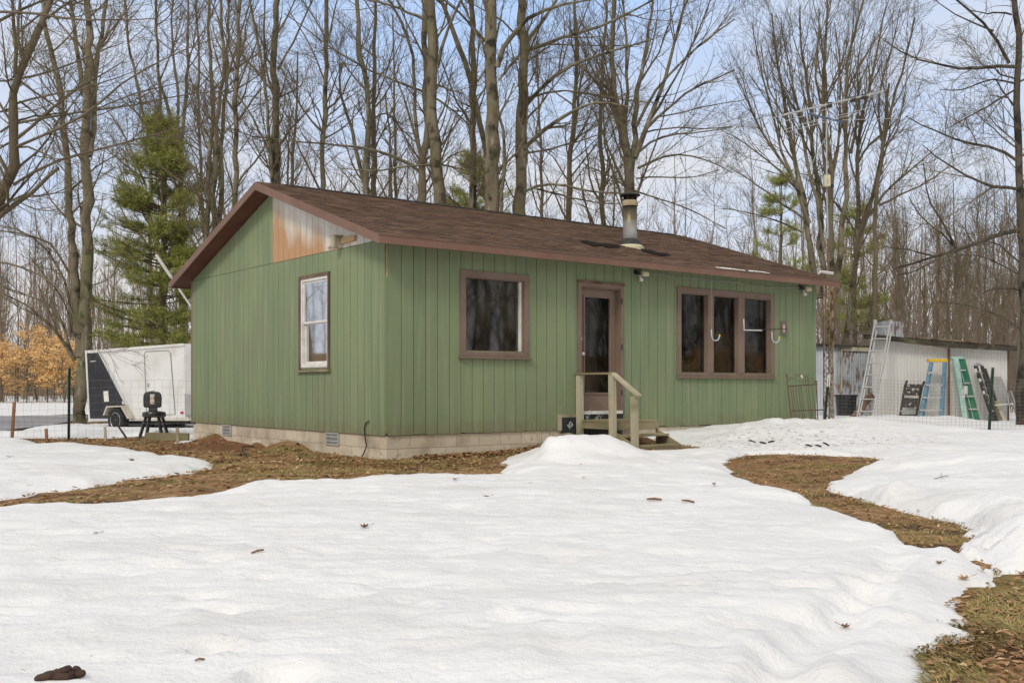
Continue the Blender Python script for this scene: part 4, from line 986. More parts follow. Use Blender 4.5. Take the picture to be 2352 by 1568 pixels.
for (x, y0, y1, Y, w, lb) in ((107, 984, 1013, 20.6, .055, 'short brown wooden stake between the two tall left fence posts'), (242, 980, 1008, 20.8, .045, 'short grey wooden stake in front of the trailer'), (408, 981, 1012, 18.9, .05, 'short wooden stake before the low board by the cabin corner')):
    m = MB(); m.bar(at(x+.5, y1+3, Y), at(x-1, y0, Y), w, .03, (1, 0, 0)); tag(build('wooden_stake', m, M['stake'] if x == 107 else M['oldwood']), lb, 'stake', 'short wooden stakes')
m = MB(); m.bar(at(291, 1006, 20.9), at(249, 946, 21.0), .028, .028); tag(build('leaning_rod', m, M['blackpl']), 'dark rod leaning against the wire fence before the trailer wheel', 'rod')
m = MB(); m.bar(at(336, 1001, 19.4), at(434, 1003, 19.2), .04, .135, (0, 1, 0)); tag(build('edging_board', m, M['oldwoodh']), 'low weathered board on edge beside the cabin corner', 'board')
# white pole behind the back corner
m = MB(); p, q = at(359, 586, 23.5), at(450, 721, 23.0); r_ = p.lerp(q, .38); m.tube([p, r_], .035, 8); m.tube([r_, q, at(560, 889, 22.5)], .022, 8)
tag(build('white_pole', m, M['white']), 'white pole leaning up past the back eave of the cabin', 'pole')
# cable loop on the dirt
m = MB(); pts = [(609, 1052), (600, 1043), (602, 1034), (613, 1030), (628, 1028)]
m.tube([Vector((p.x, p.y, p.z+.035+.03*math.sin(i))) for i, p in enumerate(gp(a-5, b, .03) for (a, b) in [(571, 1052), (561, 1044), (563, 1035), (574, 1030), (588, 1027)])], .011, 6)
tag(build('cable_loop', m, M['cable']), 'bent black cable end sticking out of the dirt heap', 'cable')
p = gp(592, 1026, .1); m = MB(); m.bar(p+Vector((-.07, -.1, .09)), p+Vector((.08, -.1, .10)), .03, .02); tag(build('white_scrap', m, M['white']), 'small white scrap on the dirt heap by the cable', 'scrap')
# ============================================================ SHED ON THE RIGHT
Ys = 25.0; kk = Ys/F
def sp(px, py, o=0): return at(px, py, Ys-o)
def sgz(px): p = at(px, 970, Ys); return g1(p.x, p.y)-.1
sh = thing('garden_shed', 'low white ribbed metal shed with a dark slanted roof behind the ladders', 'shed', sp(2150, 970))
def ribwall(name, xa, xb, ta, tb, o=0, parent=sh, mt=None, Yw=None, step=.076):
    Yw = Yw or Ys; A_, B_ = at(xa, ta, Yw), at(xb, tb, Yw); n = int((B_.x-A_.x)/step); vs = []; fs = []
    for i in range(n*4+1):
        s_ = i/(n*4); x = A_.x+(B_.x-A_.x)*s_; zt_ = A_.z+(B_.z-A_.z)*s_; y = Yw-o-(.012 if i % 4 in (1, 2) else 0)
        vs += [(x, y, -.2), (x, y, zt_)]
    m_ = MB(); m_.add(vs, [(2*i, 2*i+2, 2*i+3, 2*i+1) for i in range(n*4)]); m_.box((A_.x, Yw-o+.002, -.2), (B_.x, Yw-o+.03, min(A_.z, B_.z)))
    return build(name, m_, mt or M['shedwhite'], parent, recalc=False)
ribwall('front_wall', 2004, 2178, 778, 800)['label'] = 'left front wall of ribbed white sheets'
ribwall('front_wall', 2181, 2312, 796, 806, o=.03)['label'] = 'right front wall of ribbed white sheets'
m = MB(); m.bar(sp(2179.5, 800, .04), sp(2179.5, 985, .04), .02, .05, (1, 0, 0)); build('corner_post', m, M['stake'], sh)
m = MB(); m.bar(sp(2314.5, 800, 0), sp(2314.5, 985, 0), .05, .06, (1, 0, 0)); build('corner_post', m, M['darkwood'], sh)
bw = MB(); a, b = sp(2006, 790), sp(2312, 808); bw.hexa([(a.x, Ys+.04, -.2), (b.x, Ys+.04, -.2), (b.x, Ys+1.4, -.2), (a.x+.55, Ys+1.4, -.2), (a.x, Ys+.04, a.z), (b.x, Ys+.04, b.z), (b.x, Ys+1.4, b.z-.05), (a.x+.55, Ys+1.4, a.z-.05)]); build('body', bw, M['greypanel'], sh)
m = MB()
a, b, c_ = sp(1983, 767, .25), sp(2192, 783, .25), sp(2337, 794, .25)
def slab(a, b, th, back, rise, dx=0):
    s_ = Vector((dx, 0, 0)); q = [a-Vector((0, 0, th)), b-Vector((0, 0, th)), b+Vector((0, back, rise-th)), a+Vector((0, back, rise-th)), a, b, b+Vector((0, back, rise)), a+Vector((0, back, rise))]; q[3] = q[3]+s_; q[7] = q[7]+s_; return q
m.hexa(slab(a, b, .11, 1.7, .10, .75)); m.hexa(slab(b+Vector((.001, 0, .0)), c_, .12, 1.7, .10)); build('roof', m, M['mossroof'], sh)
m = MB(); m.bar(sp(1984, 772, .28), sp(2191, 791.5, .28), .03, .10, (0, 1, 0)); m.bar(sp(2180, 793, .275), sp(2336, 801, .275), .03, .11, (0, 1, 0)); build('roof_edge_board', m, M['mossroof'], sh)
m = MB(); m.bar(sp(2103, 775.5, .0), sp(2250, 787, .0), .05, .03, (0, 1, 0)); build('batten', m, M['rust'], sh)
# rusty corrugated shed further back
Yr = 29.0
rs_ = thing('rusty_shed', 'small shed of rusty corrugated sheets behind the antenna tower', 'shed', at(1940, 965, Yr))
ribwall('wall', 1860, 1921, 793, 794, parent=rs_, mt=M['palesheet'], Yw=Yr)['label'] = 'pale bluish sheet wall'
ribwall('wall', 1921, 2010, 797, 797, parent=rs_, mt=M['rustsheet'], Yw=Yr-.02, step=.06)['label'] = 'grey sheet wall with rust spots'
m = MB(); m.box((at(1860, 0, Yr).x, Yr+.04, -.2), (at(2010, 0, Yr).x, Yr+2, at(0, 797, Yr).z)); build('body', m, M['greypanel'], rs_)
m = MB(); m.bar(at(1855, 791, Yr-.1), at(1955, 795, Yr-.1), .1, .07, (0, 1, 0)); m.hexa(slab(at(1855, 790, Yr-.1), at(2012, 794, Yr-.1), .03, 2.3, -.1)); build('roof', m, M['mossroof'], rs_)
m = MB(); m.bar(at(1932, 800, Yr-.06), at(1995, 802, Yr-.06), .03, .12, (0, 1, 0)); m.bar(at(1933, 800, Yr-.06), at(1933, 900, Yr-.06), .05, .02, (1, 0, 0)); m.bar(at(1992, 815, Yr-.06), at(1991, 940, Yr-.06), .04, .02, (1, 0, 0)); build('door_frame', m, M['oldwood'], rs_)
cp = thing('corrugated_stack', 'upright rusty corrugated sheet box standing behind the white shed roof', 'sheet metal', at(2058, 775, 28))
ribwall('panel', 2027, 2076, 737, 738, parent=cp, mt=M['rustsheet'], Yw=28.0, step=.06)
m = MB(); m.box((at(2027, 0, 28).x, 28.04, -.2), (at(2076, 0, 28).x, 28.6, at(0, 738, 28).z)); build('backing', m, M['rustsheet'], cp)
# ladders ------------------------------------------------------
def dl(px, py): # detail crop -> 2352 frame
    return 1960+px*.1758, 720+py*.1758
def dp(px, py, Y): return at(*dl(px, py), Y)
def yint(py, y0, Y0, y1, Y1): return Y0+(Y1-Y0)*(py-y0)/(y1-y0)
lad = thing('extension_ladder', 'long aluminium extension ladder leaning on the left end of the white shed', 'ladder', dp(130, 1420, 23.4))
Yl = lambda py: yint(py, 1440, 23.4, 95, 24.5)
for nm, a, b, o in (('rail', (30, 1440), (285, 95), 0), ('rail', (235, 1400), (485, 95), 0), ('fly_rail', (60, 1430), (300, 230), .07), ('fly_rail', (255, 1390), (492, 250), .07)):
    m = MB(); m.bar(dp(a[0], a[1], Yl(a[1])+o), dp(b[0], b[1], Yl(b[1])+o), .028, .06, (1, 0, 0)); build(nm, m, M['alu'], lad)
for (x0, x1, y) in ((285, 465, 172), (250, 435, 330), (220, 405, 487), (190, 370, 645), (155, 335, 800), (120, 305, 958), (85, 270, 1117), (50, 240, 1277)):
    m = MB(); m.tube([dp(x0-12, y, Yl(y)), dp(x1+12, y, Yl(y))], .017, 7); build('rung', m, M['alu'], lad)
for (x, y) in ((38, 1440), (238, 1400), (285, 110), (487, 110)):
    m = MB(); c_ = dp(x, y, Yl(y)-.03); m.box((c_.x-.035, c_.y-.03, c_.z-.05), (c_.x+.035, c_.y+.03, c_.z+.05)); build('foot', m, M['blackpl'] if y > 500 else M['alu'], lad)
# blue stepladder
lad = thing('blue_stepladder', 'blue fibreglass stepladder with a yellow top cap against the white shed', 'ladder', dp(1000, 1400, 24.0))
Yl = lambda py: yint(py, 1400, 23.9, 595, 24.55)
m = MB(); a, b = dp(978, 612, Yl(612)), dp(1217, 612, Yl(612)); m.box((a.x, a.y-.06, a.z-.032), (b.x, a.y+.12, a.z+.035)); build('top_cap', m, M['yellow'], lad, bevel=.012)
for a, b, o in (((862, 1420), (1012, 640), 0), ((1140, 1440), (1190, 640), 0)):
    m = MB(); m.bar(dp(a[0], a[1], Yl(a[1])+o), dp(b[0], b[1], Yl(b[1])+o), .072, .03, (1, 0, 0)); build('front_rail', m, M['blue'], lad)
for a, b in (((900, 1420), (1030, 640)), ((1165, 1440), (1205, 640))):
    m = MB(); m.bar(dp(a[0], a[1], Yl(a[1])+.14), dp(b[0], b[1], Yl(b[1])+.08), .05, .03, (1, 0, 0)); build('rear_rail', m, M['blue'], lad)
for (x0, x1, y) in ((975, 1150, 770), (938, 1145, 933), (905, 1135, 1097), (870, 1135, 1260)):
    m = MB(); a, b = dp(x0-4, y, Yl(y)-.03), dp(x1+12, y, Yl(y)-.03); m.box((a.x, a.y-.03, a.z-.02), (b.x, a.y+.04, a.z+.018)); build('step', m, M['alu'], lad)
for (x0, y0, x1, y1) in ((975, 800, 1010, 770), (1110, 770, 1150, 800)):
    m = MB(); m.bar(dp(x0, y0, Yl(y0)-.05), dp(x1, y1, Yl(y1)-.05), .012, .03); build('step_brace', m, M['alu'], lad)
# green stepladder
lad = thing('green_stepladder', 'closed green stepladder with white steps leaning right of the shed corner', 'ladder', dp(1500, 1430, 24.2))
Yl = lambda py: yint(py, 1430, 23.9, 580, 24.7)
m = MB(); m.bar(dp(1340, 590, Yl(590)-.03), dp(1470, 1440, Yl(1440)-.03), .115, .02, (1, 0, 0)); build('front_rail', m, M['mint'], lad)
m = MB(); m.bar(dp(1290, 590, Yl(590)+.02), dp(1445, 1440, Yl(1440)+.06), .03, .03, (1, 0, 0)); build('rear_rail', m, M['mint'], lad)
m = MB(); m.bar(dp(1398, 592, Yl(590)+.02), dp(1600, 1420, Yl(1420)+.02), .22, .02, (1, 0, 0)); build('side_channel', m, M['dgreen'], lad)
m = MB(); m.bar(dp(1370, 600, Yl(600)-.015), dp(1580, 1420, Yl(1420)-.015), .012, .02, (1, 0, 0)); build('trim_strip', m, M['mint'], lad)
m = MB(); a, b = dp(1270, 580, Yl(580)), dp(1432, 575, Yl(580)); m.bar(a, b, .1, .07, (0, 1, 0)); build('top_cap', m, M['mint'], lad, bevel=.01)
for (x0, x1, y) in ((1390, 1462, 740), (1435, 1515, 908), (1470, 1568, 1080), (1510, 1615, 1248), (1455, 1665, 1425)):
    m = MB(); a, b = dp(x0, y, Yl(y)-.04), dp(x1, y, Yl(y)-.04); m.box((a.x, a.y-.03, a.z-.016), (b.x, a.y+.03, a.z+.016)); build('step', m, M['alu'], lad)
for (x, y, w, h) in ((1465, 1000, 28, 55), (1440, 1090, 18, 30), (1425, 1030, 14, 25)):
    m = MB(); a = dp(x-w, y+h, Yl(y)-.06); b = dp(x+w, y-h, Yl(y)-.06); m.box((a.x, a.y, a.z), (b.x, a.y+.006, b.z)); build('sticker', m, M['white'], lad)
# black folding ladder
lad = thing('black_folding_ladder', 'folded black articulated ladder with white stickers leaning near the shed right end', 'ladder', dp(1830, 1430, 24.2))
Yl = lambda py: yint(py, 1430, 23.9, 650, 24.75)
for (a, b, w) in (((1600, 690), (1830, 1400), .075), ((1680, 690), (1880, 1400), .06)):
    m = MB(); m.bar(dp(a[0], a[1], Yl(a[1])), dp(b[0], b[1], Yl(b[1])), w, .05, (1, 0, 0)); build('rail', m, M['blackpl'], lad)
m = MB(); m.bar(dp(1720, 720, Yl(720)+.07), dp(1860, 1130, Yl(1130)+.07), .05, .04, (1, 0, 0)); build('rail', m, M['blackpl'], lad)
m = MB(); m.tube([dp(1585, 690, Yl(690)), dp(1620, 655, Yl(655)), dp(1690, 680, Yl(680))], .035, 8); build('hinge', m, M['greypanel'], lad)
for y in (760, 860, 960, 1060, 1160, 1260):
    x = 1600+(y-690)*.324; m = MB(); m.bar(dp(x+5, y, Yl(y)-.03), dp(x+75, y+25, Yl(y)-.03), .03, .03); build('rung', m, M['greypanel'], lad)
for (x, y) in ((1608, 760), (1660, 890), (1712, 1050)):
    m = MB(); m.bar(dp(x-14, y-42, Yl(y)-.03), dp(x+14, y+42, Yl(y)-.03), .05, .006, (1, 0, 0)); build('sticker', m, M['white'], lad)
# black paint-spattered cart
ct = thing('folding_step_stool', 'black paint spattered folding step stool left of the blue stepladder', 'stool', dp(740, 1380, 24.3))
for (a, b, w) in (((700, 880), (600, 1400), .05), ((925, 890), (805, 1400), .05)):
    m = MB(); m.tube([dp(a[0]+8, a[1]+8, 24.6), dp(a[0], a[1], 24.6), dp(a[0]-25, a[1]+60, 24.55), dp(b[0], b[1], 24.1)], .026, 8); build('side_rail', m, M['blackpl'], ct)
m = MB(); m.hexa([dp(635, 1065, 24.38), dp(860, 1075, 24.38), dp(860, 1075, 24.45), dp(635, 1065, 24.45), dp(700, 920, 24.5), dp(890, 920, 24.5), dp(890, 920, 24.57), dp(700, 920, 24.57)]); build('upper_step', m, M['black'], ct)
m = MB(); m.hexa([dp(630, 1225, 24.28), dp(820, 1235, 24.28), dp(820, 1235, 24.33), dp(630, 1225, 24.33), dp(645, 1100, 24.34), dp(850, 1105, 24.34), dp(850, 1105, 24.4), dp(645, 1100, 24.4)]); build('lower_step', m, M['black'], ct)
for y in (1285, 1345):
    m = MB(); m.bar(dp(615-(y-1285)*.2, y, 24.2), dp(815-(y-1285)*.2, y, 24.2), .03, .09, (0, 1, 0)); build('crossbar', m, M['greypanel'] if y < 1300 else M['blackpl'], ct)
# boards leaning at the right end
m = MB(); m.poly([dp(1790, 825, 24.75), dp(1930, 818, 24.75), dp(2008, 1000, 24.7), dp(2006, 1430, 24.3), dp(1860, 1430, 24.3)], (0, .02, 0)); tag(build('grey_panel', m, M['greypanel']), 'grey sheet panel leaning on the right end of the white shed', 'panel')
m = MB(); m.bar(dp(1865, 1130, 24.5), dp(1990, 1430, 24.1), .09, .03, (1, 0, 0)); tag(build('leaning_plank', m, M['oldwood']), 'weathered plank leaning across the grey panel', 'plank', 'planks by the shed')
m = MB(); m.bar(dp(1820, 1150, 24.35), dp(1905, 1430, 24.0), .07, .03, (1, 0, 0)); tag(build('leaning_plank', m, M['oldwoodh']), 'mossy plank leaning below the black folding ladder', 'plank', 'planks by the shed')
m = MB(); m.bar(dp(1845, 1195, 24.2), dp(2090, 1178, 24.2), .03, .03); tag(build('white_rod', m, M['white']), 'thin white rod lying across the frame at the shed end', 'rod')
fr_ = thing('tripod_frame', 'grey metal A frame standing at the right end of the shed', 'frame', dp(2100, 1410, 24.3))
for (a, b) in (((2010, 1010), (2170, 1415)), ((2010, 1015), (2035, 1200)), ((2015, 1012), (2060, 1020)), ((2060, 1020), (2150, 1300))):
    m = MB(); m.bar(dp(*a, 24.5), dp(*b, 24.1), .03, .03); build('strut', m, M['greypanel'], fr_)
fr_ = thing('ochre_frame', 'ochre wooden frame standing at the far right beyond the fence', 'frame', dp(2230, 1350, 25))
for (a, b) in (((2125, 965), (2260, 962)), ((2130, 965), (2222, 1345)), ((2200, 985), (2290, 1345)), ((2165, 1190), (2290, 1188)), ((2260, 962), (2350, 1345))):
    m = MB(); m.bar(dp(*a, 25.2), dp(*b, 25), .07, .04, (1, 0, 0)); build('rail', m, M['orange'], fr_)
# black tub, curved plank, stump
def c5(px, py, Y): return at(1799+px*.2442, 689+py*.2442, Y)
a, b = c5(490, 890, 25.5), c5(690, 1045, 25.5); cx = (a.x+b.x)/2; rr_ = (b.x-a.x)/2
m = MB(); m.lathe((cx, 25.5, 0), [(rr_*.85, b.z-.1), (rr_*.87, b.z), (rr_*.98, a.z-.04), (rr_*1.06, a.z-.04), (rr_*1.06, a.z), (rr_*.97, a.z), (rr_*.9, a.z-.15), (.02, a.z-.16)], 28); tag(build('black_tub', m, M['blackplastic']), 'large black plastic tub before the rusty shed', 'tub')
m = MB(); pts = [c5(590, 1175, 24.6), c5(660, 1110, 24.7), c5(720, 1040, 24.8), c5(760, 960, 24.9), c5(835, 895, 24.95)]
m.tube(pts, [.05, .09, .1, .1, .09], 7); tag(build('bent_log', m, M['darkwood']), 'dark bent log leaning behind the foot of the extension ladder', 'log')
m = MB(); a = c5(806, 1080, 24.2); m.lathe((a.x, 24.2, a.z), [(.075, -.5), (.072, 0)], 10); tag(build('cut_stump', m, M['oldwood']), 'short cut post beside the right foot of the extension ladder', 'post')
m = MB()
m.tube([c5(488, 790, 26.5), c5(540, 885, 25.7)], .015, 6); tag(build('tub_handle_stick', m, M['stake']), 'stick leaning into the black tub', 'stick')
# ============================================================ RIGHT FENCE
rf = [at(1898, 964, 20.9), at(2030, 968, 20.6), at(2150, 985, 20.2), at(2275, 1000, 19.6), at(2352, 1004, 19.4), at(2700, 1010, 19.0)]
rf = [Vector((p.x, p.y, topz(p.x, p.y)-.05)) for p in rf]
fr2 = wavy_fence('wire_fence', 'fine mesh wire fence on steel posts in front of the white shed', rf, .98, .0, 16, .075, 8, r=.0018, wob=.012)
tpost(fr2, 2271, 1005, 2280.5, 844, 19.3, label='green steel post leaning slightly right')
tpost(fr2, 1893, 970, 1903, 861, 20.9, white=True, label='green steel post with a white cap beside the tower')
# ============================================================ TRELLIS
def c6(px, py, Y): return at(1562+px*.2246, 643+py*.2246, Y)
tg = thing('iron_trellis', 'rusty iron garden gate leaning on the wall near the right corner', 'trellis', c6(1270, 1450, 19.3))
def ty(py): return 19.25+.35*(1450-py)/480
def tt(px, py): return c6(px, py, ty(py)-(px-1250)*(-.0016))
for (a, b, r) in (((1090, 975), (1140, 1460), .011), ((1393, 1045), (1410, 1460), .011)):
    m = MB(); m.tube([tt(*a), tt(*b)], r, 6); m.lathe(tt(*a), [(.004, -.02), (.018, 0), (.016, .02), (.003, .04)], 8); build('side_bar', m, M['rustwire'], tg)
for (a, b) in (((1113, 1083), (1405, 1065)), ((1140, 1337), (1470, 1325))):
    m = MB(); m.tube([tt(*a), tt(*b)], .011, 6); build('cross_bar', m, M['rustwire'], tg)
for i, x in enumerate((1148, 1170, 1200, 1228, 1252, 1300, 1322, 1368)):
    m = MB(); m.tube([tt(x-20, 985 if x in (1300, 1322) else 1080), tt(x+30, 1460)], .006, 5); build('bar', m, M['rustwire'], tg)
for (cx_, cy_, r) in ((1130, 1015, 28), (1205, 1010, 42), (1270, 1040, 25), (1335, 1025, 34), (1380, 1045, 20), (1295, 985, 22)):
    m = MB(); m.tube([tt(cx_+r*math.cos(q)*(1-q/9), cy_-r*.85*math.sin(q)*(1-q/9)) for q in np.linspace(0, 5.2, 14)], .006, 5); build('scroll', m, M['rustwire'], tg)
m = MB(); m.tube([tt(1170, 970), tt(1200, 962), tt(1230, 968), tt(1245, 990)], .006, 5); build('arch', m, M['rustwire'], tg)
m = MB(); m.tube([tt(1238, 972), tt(1246, 1000)], .018, 8); build('white_tip', m, M['white'], tg)
# ============================================================ ANTENNA TOWER
Yt = 21.4
tw_ = thing('antenna_tower', 'rusty lattice tower with a tall mast carrying a television antenna', 'antenna', at(1903, 970, Yt))
la, lb = at(1892, 980, Yt), at(1893, 650, Yt); ra, rb = at(1914, 980, Yt-.05), at(1912, 650, Yt-.05); ba, bb = at(1905, 980, Yt+.22), at(1904, 650, Yt+.22)
top_ = .55
legs = [(la, lb), (ra, rb), (ba, bb)]
for (a, b) in legs: m = MB(); m.tube([a, b], .017, 7); build('leg', m, M['rust'], tw_)
nz_ = 18
for (A_, B_) in ((legs[0], legs[1]), (legs[1], legs[2]), (legs[2], legs[0])):
    m = MB(); pts = []
    for i in range(nz_+1):
        s_ = i/nz_; pts.append(A_[0].lerp(A_[1], s_) if i % 2 else B_[0].lerp(B_[1], s_))
    m.tube(pts, .012, 5); build('lattice_brace', m, M['rust'], tw_)
m = MB(); m.tube([at(1903, 650, Yt+.05), at(1901.5, 545, Yt+.05)], .02, 8); build('lower_mast', m, M['fascia'], tw_)
m = MB(); m.tube([at(1909, 960, Yt+.02), at(1908, 640, Yt+.02)], .012, 6); build('conduit', m, M['rust'], tw_)
m = MB(); m.tube([at(1901.5, 548, Yt+.05), at(1899, 430, Yt+.05), at(1897.8, 236, Yt+.05)], [.02, .018, .016], 8); build('upper_mast', m, M['steel'], tw_)
m = MB(); a, b = at(1892, 429, Yt-.05), at(1906.5, 402.5, Yt-.05); m.box((a.x, Yt-.1, a.z), (b.x, Yt+.02, b.z)); bx = build('rotor_box', m, M['cream'], tw_, bevel=.012)
m = MB(); m.box(((a.x+b.x)/2-.02, Yt-.106, a.z+.06), ((a.x+b.x)/2+.01, Yt-.1005, b.z-.08)); build('slot', m, M['greypanel'], bx)
m = MB(); m.bar(at(1906, 427, Yt), at(1915, 427, Yt), .04, .06); build('rotor_bracket', m, M['blackpl'], tw_)
m = MB(); m.tube([at(1897, 315, Yt), at(1885, 338, Yt), at(1872, 360, Yt), at(1862, 385, Yt)], .008, 5); build('feed_wire', m, M['palecable'], tw_)
m = MB(); m.tube([at(1884, 624, Yt-.9), at(1912, 627.5, Yt-.5)], .03, 8); tag(build('white_tube', m, M['white'], tw_))
bo0, bo1 = at(1799, 264.5, Yt-.8), at(2028, 210.5, Yt+1.0)
m = MB(); m.tube([bo0, bo1], .019, 7); build('boom', m, M['alu'], tw_)
bdir = (bo1-bo0).normalized(); edir = bdir.cross(Vector((0, 0, 1))).normalized()
for i, (s_, l) in enumerate([(.03, .42), (.1, .4), (.2, .36), (.3, .34), (.4, .3), (.47, .28), (.55, .26), (.62, .24), (.69, .22), (.76, .2), (.83, .2), (.9, .18), (.97, .16)]):
    c_ = bo0.lerp(bo1, s_); m = MB(); m.tube([c_-edir*l+Vector((0, 0, .03*(i % 2))), c_+edir*l], .005, 5); build('short_element', m, M['alu'], tw_)
for s_ in (.44, .68, .79):
    c_ = bo0.lerp(bo1, s_); m = MB(); m.box((c_.x-.05, c_.y-.05, c_.z-.06), (c_.x+.05, c_.y+.05, c_.z+.03)); build('element_mount', m, M['blackpl'], tw_)
db0, db1 = at(1858, 262, Yt-.5), at(1936, 280.5, Yt+.5)
m = MB(); m.tube([db0, db1], .02, 7); build('cross_boom', m, M['bluemetal'], tw_)
for i, (x0, y0, x1, y1) in enumerate([(1794, 281, 1928, 243), (1796, 300, 1900, 268), (1797, 307, 1960, 262), (1852, 285, 2000, 247), (1935, 276, 2066, 272), (1850, 292, 1975, 258)]):
    m = MB(); m.tube([at(x0, y0, Yt-.7+.2*i), at(x1, y1, Yt-.1+.2*i)], .006, 5); build('long_element', m, M['alu'], tw_)
# branches leaning beside the tower base
# ============================================================ SMALL THINGS ON THE SNOW
def leaf_obj(px, py, size, label, mt='leaf', rot=0, curl=.5):
    p = snowpt(px, py); rs = random.Random(int(px*7+py)); m = MB()
    prof = [(-1, 0), (-.55, .16), (-.75, .55), (-.2, .38), (0, .85), (.28, .38), (.7, .5), (.6, .14), (1, 0), (.6, -.15), (.72, -.5), (.25, -.36), (.05, -.8), (-.25, -.36), (-.7, -.5), (-.55, -.16)]
    c, s_ = math.cos(rot), math.sin(rot)
    vs = []
    for (a, b) in [(0, 0)]+prof:
        a *= rs.uniform(.85, 1.1); b *= rs.uniform(.7, 1.0); q = size/2
        zz_ = curl*q*(abs(b)*1.1+.5*a*a)+.006
        vs.append((p.x+(a*c-b*s_)*q, p.y+(a*s_+b*c)*q, p.z+zz_))
    n = len(prof); m.add(vs, [(0, i+1, (i+1) % n+1) for i in range(n)])
    m.tube([Vector(vs[9]), Vector(vs[9])+Vector((c*size*.4, s_*size*.4, size*.1))], .0015, 4)
    o = build('dry_leaf', m, M[mt], recalc=False); tag(o, label, 'leaf', 'dry leaves lying on the snow')
LV = [(837, 1212, .09, 'curled brown leaf in the middle of the snowfield, dark and crumpled', 'leaf', .3, .9),
      (1640, 1118, .10, 'upright lobed brown leaf on the snow left of the grassy strip', 'leaf', 1.2, 1.1),
      (1116, 1140, .085, 'brown leaf on the snow below the single pane window', 'leaf', .1, .6),
      (1940, 1444, .07, 'small red brown leaf beside the walked trench at the near right', 'leaf', 2.2, .8),
      (303, 1055, .11, 'pale brown curled leaf on the left tongue of snow', 'leaf', .4, 1.0),
      (221, 1225, .06, 'flat dark leaf alone at the left of the snowfield', 'leaf', .1, .2),
      (878, 1161, .05, 'tiny tan leaf on the snow below the cabin corner', 'leaf2', .1, .3),
      (1045, 1102, .07, 'dark leaf near the far edge of the snowfield, left of the brown leaf', 'leaf', .2, .7),
      (1340, 1098, .07, 'tan leaf on the snow in front of the mound', 'leaf2', .6, .5),
      (1216, 1108, .06, 'dark leaf on the snow at the foot of the mound', 'leaf', .9, .6),
      (1334, 1064, .08, 'rust red leaf on the snow mound by the steps', 'leaf2', .1, .4),
      (2157, 1296, .07, 'dark red curled leaf on the thin snow near the right strip', 'leaf', .4, .8),
      (2108, 1175, .06, 'small brown leaf on the right snow mound', 'leaf', 1.0, .6),
      (2240, 1232, .08, 'wet brown leaf at the narrow end of the grassy strip', 'leaf', .7, .4),
      (2214, 1332, .10, 'round ochre leaf at the melting edge near the right', 'leaf2', .2, .7),
      (2258, 1313, .09, 'ochre leaf standing at the snow edge right of the round one', 'leaf2', 1.3, 1.2),
      (20, 1050, .10, 'dark leaf at the far left on the snow tongue', 'leaf', .1, .4),
      (66, 1115, .05, 'orange speck of leaf on the left snow tongue', 'leaf2', .2, .3),
      (532, 1121, .06, 'dark leaf at the edge of the snow before the leafy strip', 'leaf', .8, .6)]
for (a, b, s_, lb_, mt_, r_, c_) in LV: leaf_obj(a, b, s_*.82, lb_, mt_, r_, c_)
def twig_obj(px0, py0, px1, py1, r, label, mt='leaf', fork=False):
    p, q = snowpt(px0, py0), snowpt(px1, py1); up = Vector((0, 0, r+.004)); mid = p.lerp(q, .5)+Vector((0, 0, .008+r))
    m = MB(); m.tube([p+up, mid, q+up], [r*.6, r, r*.8], 6)
    if fork: m.tube([mid, mid+(q-p)*.35+Vector((0, .12, .02))], [r*.8, r*.4], 5)
    tag(build('twig', m, M[mt]), label, 'twig', 'twigs and bark bits on the snow')
twig_obj(1486, 1150, 1519, 1151, .011, 'dark bark strip on the snow right of the middle')
twig_obj(1566, 1152, 1594, 1156, .009, 'short bark bit beside the dark bark strip')
twig_obj(577, 1271, 606, 1274, .006, 'thin curved brown twig in the left middle of the snowfield')
twig_obj(447, 1521, 470, 1518, .0035, 'short orange twig below the footprint at the near left')
twig_obj(2145, 1101, 2178, 1095, .004, 'thin forked twig on the right snow mound', 'leaf', True)
for i, (a, b) in enumerate([(1720, 1010), (1745, 1016), (1764, 1008), (1850, 1022), (1872, 1024), (1890, 1018)]):
    twig_obj(a, b, a+14, b+4, .012, ['charred chip at the left of the dirty snow bank', 'charred chip low on the dirty snow bank', 'charred chip high on the dirty snow bank', 'black chip right of centre on the dirty bank', 'black chip cluster end on the dirty bank', 'black chip at the right of the dirty bank'][i], 'tar')
p = snowpt(150, 1556); m = MB(); dung = thing('dung_pile', 'small heap of dark brown droppings on the snow at the near left', 'droppings', p)
for (dx, dy, dz, a, l, r) in [(-.048, 0, .010, .3, .036, .013), (-.02, .03, .012, .8, .033, .014), (.003, .0, .024, 1.2, .03, .014), (.04, .005, .011, .2, .034, .013), (.022, -.012, .012, 1.5, .03, .012), (-.02, -.005, .016, 2.4, .03, .013), (.0, -.03, .010, -.2, .05, .014), (-.05, -.03, .010, .1, .05, .014), (.02, .035, .012, 2.2, .035, .015)]:
    c_ = p+Vector((dx, dy, dz)); e_ = Vector((math.cos(a), math.sin(a), .15))*l/2
    m = MB(); m.tube([c_-e_*1.15, c_-e_*.8, c_-e_*.2, c_+e_*.4, c_+e_*.9, c_+e_*1.15], [r*.4, r*.85, r, r*.95, r*.8, r*.3], 10); build('lump', m, M['dung'], dung, smooth=True)
